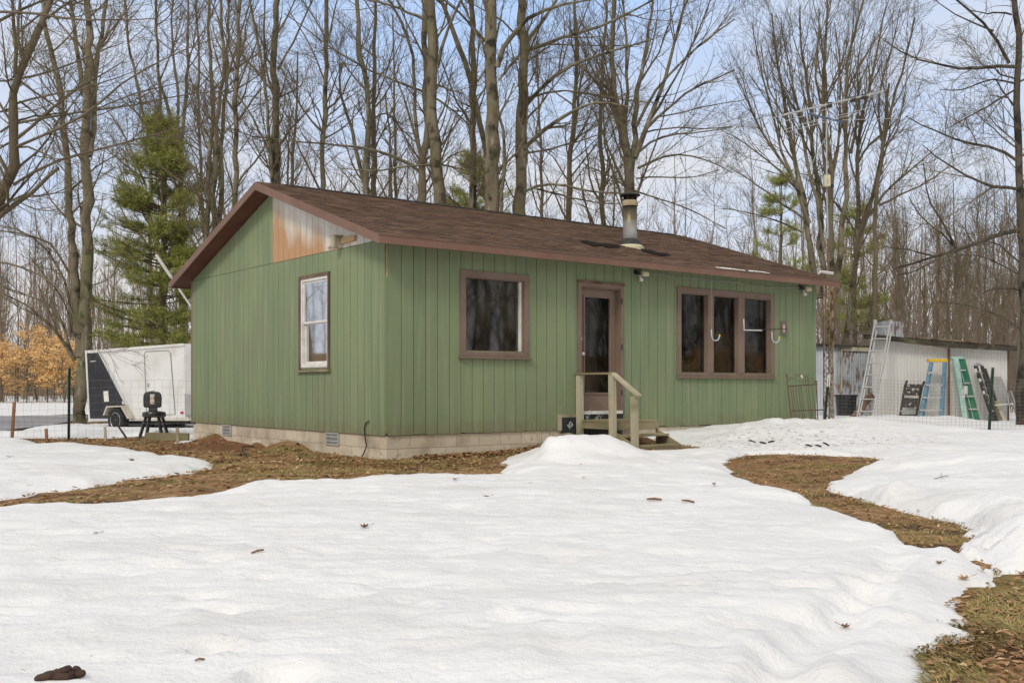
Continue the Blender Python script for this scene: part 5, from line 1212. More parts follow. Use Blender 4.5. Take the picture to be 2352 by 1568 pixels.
# strip of old snow on the roof edge
m = MB()
for (xa, xb) in ((1640, 1708), (1715, 1765)):
    pts = []
    for i in range(13):
        px = xa+(xb-xa)*i/12; x, y = roofpick(px, 615+(px-1640)*.105); y = -.35+.05*math.sin(i/12*math.pi)+.02*random.random(); pts.append((x, y))
    vs = [];
    for (x, y) in pts:
        for (yy, zz_) in ((-.365, .012), (-.355, .022), (y, .02), (y+.02, .012)): vs.append(loc(x, yy, ROOF0+RS_*(yy+EAVE)+zz_))
    m.add(vs, [(i*4+k, (i+1)*4+k, (i+1)*4+k+1, i*4+k+1) for i in range(12) for k in range(3)])
tag(build('snow_strip', m, M['snow']), 'thin strip of old snow left on the roof edge above the picture window', 'snow', kind='stuff')
# ============================================================ TREES
rt = np.random.RandomState(21)
def norm(v): return v/np.maximum(np.linalg.norm(v, axis=-1, keepdims=True), 1e-9)
def tube_arrays(P, R, k):
    B_, n, _ = P.shape
    T = np.empty_like(P); T[:, 1:-1] = P[:, 2:]-P[:, :-2]; T[:, 0] = P[:, 1]-P[:, 0]; T[:, -1] = P[:, -1]-P[:, -2]; T = norm(T)
    md = norm(P[:, -1]-P[:, 0]); ref = np.where(np.abs(md[:, 2:3]) > .8, np.array([[1., 0, 0]]), np.array([[0, 0, 1.]]))[:, None, :]
    a = norm(ref-T*(T*ref).sum(-1, keepdims=True)); b = np.cross(T, a)
    th = np.arange(k)*2*np.pi/k
    Vv = P[:, :, None, :]+(a[:, :, None, :]*np.cos(th)[None, None, :, None]+b[:, :, None, :]*np.sin(th)[None, None, :, None])*R[:, :, None, None]
    idx = np.arange(B_*n*k).reshape(B_, n, k); nx = np.roll(idx, -1, axis=2)
    Fq = np.stack([idx[:, :-1], nx[:, :-1], nx[:, 1:], idx[:, 1:]], -1).reshape(-1, 4)
    return Vv.reshape(-1, 3), Fq
def tubes_obj(name, sets, mt, parent=None):
    vs, fs, o = [], [], 0
    for (P, R, k) in sets:
        if len(P) == 0: continue
        v, f = tube_arrays(P, R, k); vs.append(v); fs.append(f+o); o += len(v)
    if not vs: return None
    return rawmesh(name, np.concatenate(vs), np.concatenate(fs), mt, parent, smooth=True)
def resample(pts, n):
    pts = np.array(pts, float); d = np.r_[0, np.cumsum(np.linalg.norm(np.diff(pts, axis=0), axis=1))]
    # soften the corners a little
    s = np.linspace(0, d[-1], n); q = np.stack([np.interp(s, d, pts[:, i]) for i in range(3)], -1)
    q2 = q.copy(); q2[1:-1] = (q[:-2]+2*q[1:-1]+q[2:])/4
    return q2
def kids(P, R, per, lens, tmin, ang, up, npts, rf, wob, rs, tmax=.98, flat=1.0):
    """grow PER children on every parent curve"""
    B_, n, _ = P.shape
    pi = np.repeat(np.arange(B_), per); N_ = len(pi)
    t = rs.uniform(tmin, tmax, N_); f = t*(n-1); i0 = np.minimum(f.astype(int), n-2); w = (f-i0)[:, None]
    p0 = P[pi, i0]*(1-w)+P[pi, i0+1]*w; tg = norm(P[pi, i0+1]-P[pi, i0]); r0 = R[pi, i0]*(1-w[:, 0])+R[pi, i0+1]*w[:, 0]
    rnd = norm(rs.normal(size=(N_, 3))*np.array([1, 1, flat])); pr = norm(rnd-tg*(rnd*tg).sum(-1, keepdims=True))
    a = rad(ang)*rs.uniform(.65, 1.3, N_)[:, None]
    d = norm(tg*np.cos(a)+pr*np.sin(a))
    L = rs.uniform(lens[0], lens[1], N_)*(1.15-.75*t)
    out = np.empty((N_, npts, 3)); out[:, 0] = p0; st = (L/(npts-1))[:, None]
    for i in range(1, npts):
        out[:, i] = out[:, i-1]+d*st; d = norm(d+np.array([0, 0, up])+rs.normal(size=(N_, 3))*wob)
    r = np.minimum(r0*rf, .012*L+.004)[:, None]*np.linspace(1, .28, npts)[None, :]
    return out, np.maximum(r, .0028)
CR = {'A': (0, 0, .3418), 'B': (536, 0, .3418), 'C': (1072, 0, .3418), 'D': (1646, 0, .3419), 'E': (0, 383, .3907), 'G': (1838, 383, .293), 'Z': (0, 0, 1)}
def grow(root, stems, mt_trunk, rs, dens=1.0, up=.10, l1=(1.4, 3.6), twigmin=.0, ang=42):
    """stems: list of (P(n,3), R(n), is_main). builds the trunk part and the crown part"""
    big = [(P[None], R[None], 8 if R.max() > .07 else 6) for P, R, m_ in stems]
    tubes_obj('trunk', big, mt_trunk, root)
    s1 = []; s2 = []; s3 = []
    for P, R, main in stems:
        L = np.linalg.norm(np.diff(P, axis=0), axis=1).sum()
        per = max(4, int(L*1.75*dens))
        sc = 1.0 if main else .7
        c1, r1 = kids(P[None], R[None], per, (l1[0]*sc, l1[1]*sc), .28 if main else .15, ang, up, 7, .5, .13, rs)
        c1b, r1b = kids(P[None], R[None], int(per*1.5), (.35, 1.2), .15, 50, up, 4, .35, .16, rs)
        s1.append((c1, r1)); s2.append((c1b, r1b))
    c1 = np.concatenate([a for a, b in s1]); r1 = np.concatenate([b for a, b in s1])
    c2, r2 = kids(c1, r1, 7, (.5, 1.5), .15, 38, up*1.1, 5, .55, .13, rs)
    c2b = np.concatenate([a for a, b in s2]); r2b = np.concatenate([b for a, b in s2])
    c3, r3 = kids(c2, r2, 5, (.2, .65), .2, 36, up, 3, .6, .1, rs)
    tubes_obj('crown', [(c1, r1, 5), (c2, r2, 3), (c2b, r2b, 3), (c3, r3, 3)], M['twig'], root)
TREECOUNT = 0
def tree(label, Y, limbs, mt='bark', dens=1.0, group='bare hardwood trees around the cabin', name='bare_tree', up=.10, l1=(1.4, 3.6), ang=42):
    global TREECOUNT; TREECOUNT += 1
    rs = np.random.RandomState(100+TREECOUNT); stems = []
    c0, pt0 = limbs[0][0], limbs[0][1][0]; ox, oy, s_ = CR[c0]; b0 = at(ox+pt0[0]*s_, 900, Y); z0 = g1(b0.x, b0.y)
    root = thing(name, label, 'tree', (b0.x, b0.y, z0), group)
    for k, lb in enumerate(limbs):
        crop, pts, w0, w1 = lb[:4]; opt = lb[4] if len(lb) > 4 else ''
        ox, oy, s_ = CR[crop]; main = k == 0 or 'm' in opt
        px = np.array([(ox+a*s_, oy+b*s_) for (a, b) in pts]); dl_ = np.r_[0, np.cumsum(np.hypot(*np.diff(px, axis=0).T))]
        tot = dl_[-1]/F*Y; dY = 0 if k == 0 else rs.uniform(-.35, .35)*tot
        if 'f' in opt: dY = -.35*tot
        if 'b' in opt: dY = .35*tot
        P = np.array([list(at(a, b, Y+dY*d/dl_[-1])) for (a, b), d in zip(px, dl_)])
        r0, r1 = w0/2/F*Y, w1/2/F*Y
        R = list(np.interp(dl_, [0, dl_[-1]], [r0, r1]))
        P = list(P)
        if k == 0 or 'g' in opt:     # carry down to the ground
            g_ = g1(P[0][0], P[0][1])-.15
            if P[0][2]-g_ > .3:
                h_ = P[0][2]-g_; sx = (P[0][0]-P[1][0])/max(.5, abs(P[0][2]-P[1][2]))*.35
                P = [np.array([P[0][0]+sx*h_, P[0][1], g_]), np.array([P[0][0]+sx*h_*.9, P[0][1], g_+.45])]+P; R = [r0*1.5, r0*1.15]+R
            else: R[0] *= 1.0
        if px[-1][1] < 12 and 'x' not in opt:   # goes on above the frame
            d_ = P[-1]-P[-2]; d_ = d_/np.linalg.norm(d_); Lx = rs.uniform(3.5, 5.5) if main else rs.uniform(1.5, 3)
            for q in (1, 2, 3): P.append(P[-1]+d_*Lx/3+rs.normal(size=3)*.12); R.append(r1*(1-q*.28))
        n = max(8, int(np.linalg.norm(np.diff(np.array(P), axis=0), axis=1).sum()/.45))
        dd = np.r_[0, np.cumsum(np.linalg.norm(np.diff(np.array(P), axis=0), axis=1))]
        Q = resample(P, n); Rr = np.interp(np.linspace(0, dd[-1], n), dd, R)
        Q[1:-1] += rs.normal(size=(n-2, 3))*np.minimum(.035, Rr[1:-1]*.35)[:, None]
        Rr = Rr*(1+.06*rs.normal(size=n)); stems.append((Q, np.maximum(Rr, .004), main))
    grow(root, stems, M[mt], rs, dens, up, l1, ang=ang)
    return root
# --- left side -------------------------------------------------
tree('tall tree at the far left edge with long limbs reaching right across the sky', 20, [
    ('A', [(-120, 1640), (-60, 1480), (0, 1390), (40, 1260), (80, 1130), (95, 950), (88, 800), (95, 680), (120, 560), (160, 430), (230, 250), (290, 110), (345, 0)], 30, 12),
    ('A', [(100, 520), (118, 350), (108, 220), (85, 120), (75, 0)], 11, 7, 'm'),
    ('A', [(290, 130), (330, 220), (355, 300), (385, 470), (410, 640), (430, 700)], 0.1, 0.1, 'x') if False else ('A', [(110, 230), (180, 180), (270, 90), (380, 0)], 6, 4),
    ('A', [(-60, 1500), (80, 1400), (200, 1310), (300, 1210), (340, 1160), (392, 1130)], 15, 7, 'f'),
    ('A', [(90, 1240), (130, 1190), (300, 1110), (450, 1040), (620, 1020), (800, 980), (900, 940), (1060, 900), (1250, 850)], 8, 2),
    ('A', [(100, 990), (200, 945), (330, 890), (450, 840), (560, 790), (700, 680), (860, 500), (1080, 410), (1250, 330), (1450, 255)], 8, 2, 'f'),
    ('A', [(110, 830), (250, 795), (440, 765), (640, 742), (860, 720), (1080, 670), (1300, 615), (1500, 610)], 6, 2),
    ('A', [(0, 890), (110, 810), (300, 770), (440, 760)], 6, 3),
    ('A', [(100, 700), (250, 650), (400, 632), (600, 580), (740, 545), (900, 480)], 6, 2, 'f'),
    ('A', [(640, 742), (760, 690), (900, 622), (1080, 590), (1300, 530)], 4, 1.5),
    ('A', [(110, 530), (200, 520), (350, 480), (480, 430), (570, 400), (660, 340), (830, 290)], 6, 2),
    ('A', [(-40, 80), (120, 85), (300, 95), (450, 130), (620, 140), (850, 135), (1050, 125)], 7, 2, 'f'),
    ('A', [(-40, 160), (120, 70), (250, 20), (380, -30)], 8, 4),
    ('A', [(-30, 760), (60, 735), (110, 700)], 5, 4), ('A', [(-30, 540), (60, 545), (150, 520)], 5, 4),
    ('A', [(60, 960), (0, 1000), (-60, 1040)], 5, 4), ('A', [(110, 990), (200, 985), (300, 1020), (380, 1080), (450, 1180), (560, 1270)], 5, 2),
    ('A', [(130, 540), (260, 640), (380, 720), (470, 760), (560, 880), (620, 960)], 5, 2),
    ('A', [(130, 680), (260, 780), (350, 860), (420, 960), (440, 990)], 5, 2),
    ('Z', [(-20, 600), (30, 605), (80, 625), (130, 650), (160, 690), (175, 760)], 5, 2, 'f'),
], 'bark2', .85)
tree('twin trunked maple forking low just left of the trailer', 33, [
    ('E', [(470, 1510), (478, 1400), (485, 1250), (488, 1150), (500, 1050), (513, 1000), (510, 800), (512, 500), (510, 250), (514, 0), (512, -250), (508, -400), (522, -640), (520, -800), (516, -990)], 34, 15),
    ('E', [(470, 1120), (460, 1050), (452, 900), (440, 600), (415, 300), (400, 50), (388, -130), (375, -300), (350, -480), (310, -640), (270, -780), (255, -960)], 24, 9, 'm'),
    ('A', [(600, 1050), (635, 850), (640, 600), (650, 400), (690, 200), (712, 0)], 15, 9, 'm'),
    ('A', [(560, 640), (540, 480), (510, 300), (490, 100), (470, 0)], 11, 8, 'm'),
    ('A', [(670, 300), (760, 200), (830, 100), (900, 0)], 6, 3),
    ('E', [(440, 1140), (400, 1080), (350, 1000), (300, 930), (250, 880), (200, 840), (100, 780), (0, 735)], 10, 3),
    ('E', [(420, 1100), (385, 1000), (365, 930), (350, 850), (300, 810), (250, 780), (130, 745), (0, 700)], 8, 3),
    ('E', [(430, 980), (420, 850), (400, 740), (360, 600), (290, 500), (180, 400), (80, 350), (0, 345)], 8, 3),
    ('E', [(415, 640), (370, 560), (330, 470), (290, 440), (190, 400), (80, 385), (-20, 375)], 6, 3),
    ('E', [(415, 1000), (408, 900), (395, 800), (300, 680), (230, 600), (170, 520)], 5, 2),
    ('E', [(535, 110), (600, 50), (680, 0)], 3, 2), ('E', [(540, 700), (640, 660), (700, 600)], 3, 2),
], 'bark', .8)
tree('slim leaning tree above the pine, first right of the twin trunked maple', 40, [
    ('A', [(1010, 1560), (1012, 1200), (1008, 1000), (980, 850), (950, 700), (925, 600), (890, 430), (865, 300), (850, 200), (838, 0)], 9, 5),
    ('A', [(985, 860), (900, 720), (800, 560), (740, 470)], 4, 1), ('A', [(980, 1250), (900, 1050), (830, 900), (740, 760), (660, 680)], 6, 2),
    ('A', [(1000, 1320), (880, 1250), (740, 1180), (640, 1150)], 5, 2), ('A', [(960, 1240), (880, 1130), (760, 1040), (650, 930)], 5, 2)], 'bark', 1.0)
tree('straight slim tree rising behind the top of the pine', 38, [
    ('A', [(1108, 1560), (1100, 1200), (1088, 900), (1078, 700), (1068, 550), (1060, 400), (1050, 250), (1045, 0)], 11, 6),
    ('A', [(1068, 560), (1150, 360), (1200, 200), (1240, 60)], 4, 2)], 'bark', 1.0)
tree('tree forking into three stems just left of the roof peak, behind the pine', 36, [
    ('A', [(1228, 1620), (1225, 1300), (1215, 1000), (1195, 900), (1160, 800), (1120, 680), (1085, 600), (1060, 520)], 17, 6),
    ('A', [(1218, 980), (1230, 850), (1240, 700), (1255, 560), (1262, 430), (1260, 200), (1265, 0)], 9, 5, 'm'),
    ('A', [(1200, 900), (1195, 700), (1190, 560), (1160, 360), (1150, 150), (1160, 0)], 8, 4, 'm')], 'bark', 1.0)
tree('thin wavy tree between the pine and the roof peak', 42, [
    ('A', [(1372, 1560), (1355, 1250), (1345, 1000), (1330, 850), (1332, 600), (1340, 400), (1325, 200), (1318, 0)], 8, 4)], 'bark2', 1.1)
tree('clump of many upright stems rising over the left roof slope', 34, [
    ('A', [(1395, 1560), (1400, 1250), (1412, 1000), (1430, 800), (1440, 600), (1415, 400), (1405, 200), (1405, 0)], 13, 6),
    ('A', [(1440, 1560), (1438, 1200), (1450, 900), (1470, 700), (1500, 560), (1515, 400), (1490, 250), (1480, 0)], 12, 6, 'mg'),
    ('A', [(1475, 1560), (1485, 1200), (1490, 950), (1510, 700), (1525, 500), (1530, 300), (1535, 0)], 13, 6, 'mg'),
    ('A', [(1490, 1000), (1440, 820), (1420, 650), (1430, 500)], 6, 3, 'm'), ('A', [(1530, 520), (1600, 280), (1640, 150), (1690, 0)], 6, 3, 'm'),
    ('A', [(1500, 900), (1570, 840), (1640, 760), (1720, 640), (1790, 560)], 4, 2)], 'bark', .75)
tree('single dark trunk just left of the roof peak', 30, [
    ('A', [(1570, 1480), (1582, 1200), (1590, 950), (1580, 700), (1590, 500), (1602, 350), (1600, 150), (1606, 0)], 13, 9),
    ('A', [(1600, 640), (1690, 770), (1740, 880), (1790, 960)], 4, 2), ('A', [(1600, 820), (1700, 660), (1760, 580)], 4, 2), ('A', [(1585, 900), (1500, 860), (1440, 900)], 3, 1)], 'bark', 1.0)
# --- behind the roof ---------------------------------------------
tree('stout trunk with two side stems behind the left end of the ridge', 30, [
    ('B', [(292, 1260), (285, 1050), (280, 900), (285, 600), (280, 450), (278, 300), (285, 120), (290, 0)], 19, 12),
    ('B', [(258, 1250), (250, 1050), (240, 900), (215, 550), (190, 400), (150, 250), (130, 100), (100, -10)], 8, 5, 'mg'),
    ('B', [(270, 640), (230, 570), (210, 430), (200, 250), (205, 0)], 6, 4, 'm'),
    ('B', [(300, 470), (350, 380), (400, 290), (450, 180), (530, 0)], 6, 3, 'm'), ('B', [(300, 220), (350, 120), (420, 0)], 5, 3),
    ('B', [(270, 930), (150, 920), (60, 895), (-20, 860)], 4, 2), ('B', [(250, 1050), (160, 860), (120, 760), (20, 640)], 5, 2)], 'bark', .8)
tree('small crooked tree between two taller trunks over the left roof', 37, [
    ('B', [(398, 1270), (400, 1050), (402, 950), (425, 820), (430, 650), (430, 500), (432, 350)], 8, 3),
    ('B', [(430, 830), (500, 740), (560, 640)], 3, 1), ('B', [(430, 560), (360, 480), (350, 420)], 3, 1), ('B', [(365, 1200), (370, 950), (380, 800), (405, 720)], 5, 2, 'g')], 'bark2', 1.0)
tree('straight round trunk over the left third of the ridge', 30, [
    ('B', [(598, 1290), (602, 1100), (606, 950), (615, 780), (626, 600), (622, 450), (628, 300), (622, 150), (620, 0)], 12, 9),
    ('B', [(630, 290), (560, 130), (500, 50), (450, -20)], 4, 3), ('B', [(640, 280), (670, 150), (690, 0)], 4, 3), ('B', [(632, 780), (700, 730), (780, 650), (860, 600)], 4, 2),
    ('B', [(620, 560), (560, 400), (480, 230), (360, 60)], 4, 2), ('B', [(630, 690), (680, 560), (730, 420)], 4, 2)], 'bark', .9)
tree('forked tree with a bare stub limb left of the middle of the ridge', 30, [
    ('B', [(885, 1310), (892, 1150), (905, 950), (913, 800), (912, 640), (880, 510), (855, 400), (840, 250), (825, 0)], 16, 9),
    ('B', [(875, 1220), (850, 1100), (825, 960), (800, 880), (770, 760), (720, 680), (705, 560), (700, 450), (740, 420)], 10, 4, 'm'),
    ('B', [(800, 850), (800, 780), (818, 710)], 4, 2), ('B', [(905, 620), (820, 530), (740, 430), (690, 350), (640, 270)], 5, 2),
    ('B', [(1290, 1180), (1180, 1090), (1060, 1040), (900, 1000), (740, 975), (580, 962), (400, 950), (200, 925)], 8, 2, 'f')], 'bark', .85)
tree('even slim trunk close beside the forked tree', 32, [
    ('B', [(940, 1330), (945, 1100), (945, 900), (945, 650), (945, 480), (950, 300), (958, 100), (962, 0)], 13, 6),
    ('B', [(950, 700), (1000, 560), (1050, 430), (1090, 250)], 4, 2), ('B', [(945, 800), (1030, 740), (1110, 850), (1220, 950)], 4, 3)], 'bark2', .9)
tree('thin twin stems over the middle of the ridge', 38, [
    ('B', [(1052, 1340), (1055, 1100), (1058, 900), (1030, 750), (1020, 640)], 8, 3),
    ('B', [(1088, 1340), (1085, 1100), (1082, 800), (1085, 500), (1075, 300), (1070, 100)], 7, 3, 'mg'), ('B', [(1170, 1350), (1172, 1150), (1170, 1000)], 3, 1, 'g')], 'bark2', 1.0)
tree('dark leaning trunk left of the two great central trunks', 29, [
    ('B', [(1262, 1360), (1272, 1150), (1285, 1000), (1300, 850), (1300, 700), (1290, 450), (1280, 200), (1275, 0)], 20, 12),
    ('B', [(1268, 1100), (1240, 980), (1215, 800), (1225, 600), (1220, 400), (1160, 200), (1060, 20)], 9, 5, 'm'),
    ('B', [(1250, 1020), (1200, 860), (1160, 700), (1120, 560), (1060, 480), (1000, 380)], 6, 2),
    ('B', [(1290, 620), (1180, 570), (1020, 520), (880, 460), (720, 370), (560, 250), (400, 130), (340, 90)], 6, 2, 'f'),
    ('B', [(1300, 620), (1420, 700), (1520, 780), (1600, 850)], 5, 3)], 'bark', .75)
tree('thick mossy trunk leaning left over the middle of the roof', 27, [
    ('B', [(1400, 1390), (1380, 1200), (1362, 1000), (1345, 850), (1340, 700), (1342, 550), (1340, 400), (1325, 200), (1312, 0)], 27, 22),
    ('B', [(1370, 460), (1390, 350), (1440, 200), (1500, 60), (1540, -20)], 9, 5, 'm'),
    ('B', [(1370, 570), (1440, 600), (1540, 630)], 5, 3), ('B', [(1390, 1110), (1200, 1110), (1050, 1140), (880, 1150), (700, 1130)], 5, 2, 'f'),
    ('B', [(1390, 1100), (1480, 1130), (1580, 1140)], 5, 4), ('B', [(1280, 130), (1180, 80), (1050, 30), (900, 5)], 7, 4, 'x'), ('B', [(1400, 1100), (1480, 1040), (1560, 1010)], 4, 2)], 'bark', .6)
tree('grey trunk with a great left limb between the two thick central trunks', 28, [
    ('C', [(38, 1420), (38, 1200), (36, 900), (40, 700), (30, 500), (35, 300), (38, 100), (40, 0)], 18, 11),
    ('C', [(30, 560), (0, 430), (-50, 330), (-90, 200), (-140, 60), (-170, 0)], 13, 9, 'm'),
    ('C', [(150, 1150), (120, 950), (80, 780), (50, 660), (28, 580)], 14, 10, 'mg'), ('C', [(125, 280), (50, 210), (0, 130), (-60, 60), (-150, 0)], 7, 4)], 'bark', .7)
tree('thickest straight trunk standing over the middle of the ridge', 26, [
    ('C', [(168, 1450), (165, 1200), (163, 950), (168, 800), (165, 600), (162, 450), (160, 300), (157, 150), (155, 0)], 36, 24),
    ('C', [(205, 450), (255, 280), (330, 185), (420, 110), (490, 60), (600, 35), (830, 0)], 13, 4, 'mf'),
    ('C', [(180, 180), (160, 100), (110, 40), (100, -20)], 10, 6, 'm'), ('C', [(210, 800), (290, 640), (320, 560)], 6, 3), ('C', [(215, 540), (290, 450), (340, 380)], 6, 4),
    ('C', [(230, 1380), (250, 1150), (270, 950), (230, 800), (205, 740)], 8, 6, 'g')], 'bark', .55)
tree('second thick trunk, right of the thickest one, sweeping long limbs to the right', 27, [
    ('C', [(350, 1460), (352, 1250), (360, 1050), (368, 850), (370, 600), (385, 450), (383, 300), (376, 150), (375, 0)], 30, 19),
    ('C', [(330, 1060), (400, 990), (480, 900), (600, 810), (720, 740), (840, 668), (960, 690), (1100, 720)], 12, 3, 'f'),
    ('C', [(395, 710), (450, 630), (560, 530), (700, 440), (830, 390), (960, 345), (1080, 315), (1250, 265)], 11, 3, 'f'),
    ('C', [(415, 660), (500, 620), (600, 605), (740, 605), (820, 640), (960, 650), (1140, 690), (1400, 690)], 6, 2),
    ('C', [(400, 340), (480, 320), (580, 290), (700, 225), (850, 200), (980, 145), (1120, 70), (1290, -5)], 10, 4, 'f'),
    ('C', [(410, 270), (470, 190), (560, 80), (600, 0)], 11, 6, 'm'), ('C', [(540, 300), (720, 300), (900, 310), (1160, 300)], 4, 2), ('C', [(410, 420), (450, 380), (560, 310)], 5, 3),
    ('C', [(380, 1290), (450, 1255), (540, 1238), (660, 1240), (760, 1275), (900, 1300), (1050, 1300)], 7, 3, 'f'),
    ('C', [(480, 1270), (620, 1310), (760, 1340), (900, 1370), (1030, 1370)], 5, 2, 'f'), ('C', [(400, 1030), (560, 1000), (690, 970), (850, 920), (960, 880)], 5, 2),
    ('C', [(470, 880), (620, 850), (780, 850), (900, 800)], 4, 2)], 'bark', .6)
tree('slender straight tree right of the second thick trunk', 33, [
    ('C', [(505, 1460), (503, 1200), (498, 1000), (485, 800), (478, 600), (474, 450), (470, 280)], 8, 3), ('C', [(480, 560), (500, 400), (520, 330)], 3, 1)], 'bark2', 1.0)
tree('tree splitting into a V at half height left of the chimney', 31, [
    ('C', [(684, 1480), (688, 1250), (694, 1050), (712, 900), (730, 750), (740, 560), (735, 400), (742, 200), (728, 0)], 13, 6),
    ('C', [(715, 900), (745, 780), (760, 540), (800, 430), (880, 340)], 7, 3, 'm'), ('C', [(680, 1080), (665, 950), (662, 820)], 4, 2, 'm'), ('C', [(735, 240), (790, 120), (830, 0)], 4, 2)], 'bark2', .9)
tree('pale brown straight tree close left of the chimney', 33, [
    ('C', [(922, 1510), (915, 1300), (908, 1050), (898, 850), (895, 680), (910, 560), (922, 400), (930, 200), (945, 0)], 12, 5),
    ('C', [(930, 1230), (1030, 1140), (1080, 1060)], 3, 2), ('C', [(920, 560), (980, 640), (1000, 700)], 3, 2), ('C', [(905, 1020), (980, 900), (1010, 840)], 3, 2)], 'bark2', 1.0)
tree('wide fan shaped maple rising straight behind the chimney', 29, [
    ('C', [(1090, 1560), (1092, 1300), (1095, 1180), (1070, 1050), (1050, 880), (1010, 730), (990, 600), (972, 450), (975, 250), (985, 0)], 28, 6),
    ('C', [(1100, 1150), (1125, 1000), (1135, 850), (1130, 650), (1160, 520), (1215, 300), (1240, 100), (1250, 0)], 16, 5, 'm'),
    ('C', [(1060, 880), (1075, 720), (1080, 500), (1075, 300), (1060, 100), (1050, 0)], 9, 4, 'm'),
    ('C', [(1130, 1060), (1180, 920), (1230, 800), (1300, 640), (1360, 440), (1400, 250), (1440, 100), (1480, 0)], 13, 4, 'm'),
    ('C', [(1150, 980), (1200, 860), (1300, 760), (1400, 690), (1500, 600), (1600, 545), (1700, 520), (1800, 470)], 9, 3, 'm'),
    ('C', [(1140, 850), (1200, 700), (1300, 560), (1420, 430), (1550, 330), (1650, 230), (1800, 130)], 8, 3, 'm'),
    ('C', [(1230, 810), (1320, 680), (1420, 500), (1540, 250), (1600, 100), (1640, 0)], 6, 3, 'm'),
    ('C', [(1130, 650), (1080, 800), (1060, 860)], 3, 2), ('C', [(1000, 680), (940, 580), (860, 500), (780, 330), (700, 200)], 6, 2),
    ('C', [(1040, 850), (960, 700), (880, 560), (820, 400), (760, 250)], 6, 2),
    ('C', [(1160, 1020), (1250, 940), (1320, 915), (1420, 900), (1600, 885), (1790, 855)], 6, 2), ('C', [(1150, 1130), (1260, 1075), (1340, 1040), (1440, 1030), (1600, 1060), (1780, 1160)], 6, 2),
    ('C', [(1140, 1200), (1260, 1180), (1400, 1200), (1560, 1190), (1700, 1140)], 4, 2), ('C', [(1120, 1280), (1260, 1330), (1450, 1380), (1600, 1460), (1750, 1540)], 4, 2),
    ('C', [(1060, 1250), (960, 1180), (860, 1130), (780, 1130)], 4, 2), ('C', [(1170, 900), (1260, 870), (1420, 855), (1620, 870), (1780, 850)], 4, 2),
    ('C', [(1020, 740), (930, 680), (840, 665)], 5, 2)], 'bark', .85, up=.10, ang=24, l1=(1.5, 4.2))
# --- right side ---------------------------------------------------
tree('great many stemmed maple spreading behind the antenna tower', 30, [
    ('D', [(770, 2450), (765, 2000), (760, 1568), (765, 1300), (768, 1100), (740, 900), (705, 700), (720, 450), (740, 200), (745, 0)], 22, 4),
    ('D', [(690, 2000), (605, 1568), (590, 1350), (560, 1200), (510, 1000), (475, 800), (440, 600), (400, 400), (385, 200), (370, 90)], 17, 3, 'm'),
    ('D', [(720, 2000), (705, 1568), (690, 1350), (650, 1000), (640, 850), (625, 650), (590, 450), (560, 250), (560, 40)], 16, 3, 'm'),
    ('D', [(730, 1700), (665, 1300), (590, 1000), (560, 800), (520, 600), (480, 400), (440, 250), (430, 120)], 10, 2, 'm'),
    ('D', [(790, 2000), (845, 1568), (860, 1300), (872, 1000), (868, 800), (870, 550), (890, 350), (930, 200), (985, 0)], 16, 4, 'm'),
    ('D', [(620, 1500), (520, 1200), (430, 1060), (330, 950), (270, 840), (200, 660), (140, 520)], 10, 2, 'm'),
    ('D', [(590, 1360), (470, 1120), (400, 850), (340, 640), (290, 450), (235, 150)], 8, 2, 'm'),
    ('D', [(560, 1290), (380, 1100), (240, 1000), (100, 900), (20, 870)], 6, 1.5), ('D', [(600, 1480), (420, 1350), (230, 1210), (60, 1110)], 6, 1.5),
    ('D', [(580, 1560), (400, 1480), (200, 1420), (30, 1400)], 5, 1.5), ('D', [(640, 900), (720, 700), (800, 500), (860, 400), (890, 250)], 6, 2, 'm'),
    ('D', [(760, 1250), (820, 1000), (830, 700), (830, 400), (790, 150)], 7, 2, 'm'), ('D', [(700, 700), (660, 500), (680, 300), (690, 60)], 6, 2, 'm'),
    ('D', [(480, 820), (420, 740), (330, 560), (300, 300)], 5, 2), ('D', [(650, 1000), (590, 800), (470, 660), (380, 520)], 6, 2)], 'bark', .95, up=.12, ang=21, l1=(1.6, 4.2))
tree('leaning multi stemmed maple right of the antenna mast', 32, [
    ('D', [(830, 2600), (870, 2250), (920, 1900), (960, 1568), (955, 1300), (945, 1050), (960, 850), (1010, 650), (1060, 450), (1080, 300), (1110, 150), (1140, 40)], 17, 3),
    ('D', [(960, 1640), (1000, 1480), (1060, 1280), (1100, 1100), (1130, 900), (1180, 700), (1240, 480), (1300, 300), (1330, 120)], 11, 3, 'm'),
    ('D', [(1000, 1480), (1120, 1300), (1250, 1180), (1400, 1060), (1520, 960)], 8, 2), ('D', [(1090, 1380), (1250, 1300), (1400, 1240), (1560, 1120)], 6, 2),
    ('D', [(950, 1100), (1020, 960), (1120, 900), (1200, 820), (1290, 700)], 6, 2), ('D', [(900, 1030), (960, 700), (940, 500), (960, 300), (1000, 150)], 7, 2, 'm'),
    ('D', [(950, 1250), (880, 1050), (900, 900), (960, 800)], 5, 2), ('D', [(1110, 950), (1080, 700), (1120, 500), (1200, 250), (1230, 60)], 6, 2, 'm')], 'bark', 1.0, up=.12, ang=22, l1=(1.5, 3.8))
tree('tall straight brown trunk above the extension ladder', 31, [
    ('D', [(1050, 2260), (1060, 1900), (1068, 1568), (1078, 1350), (1092, 1200), (1110, 1000), (1125, 850), (1140, 700), (1160, 560)], 15, 5)], 'bark2', .8, l1=(.8, 2.0))
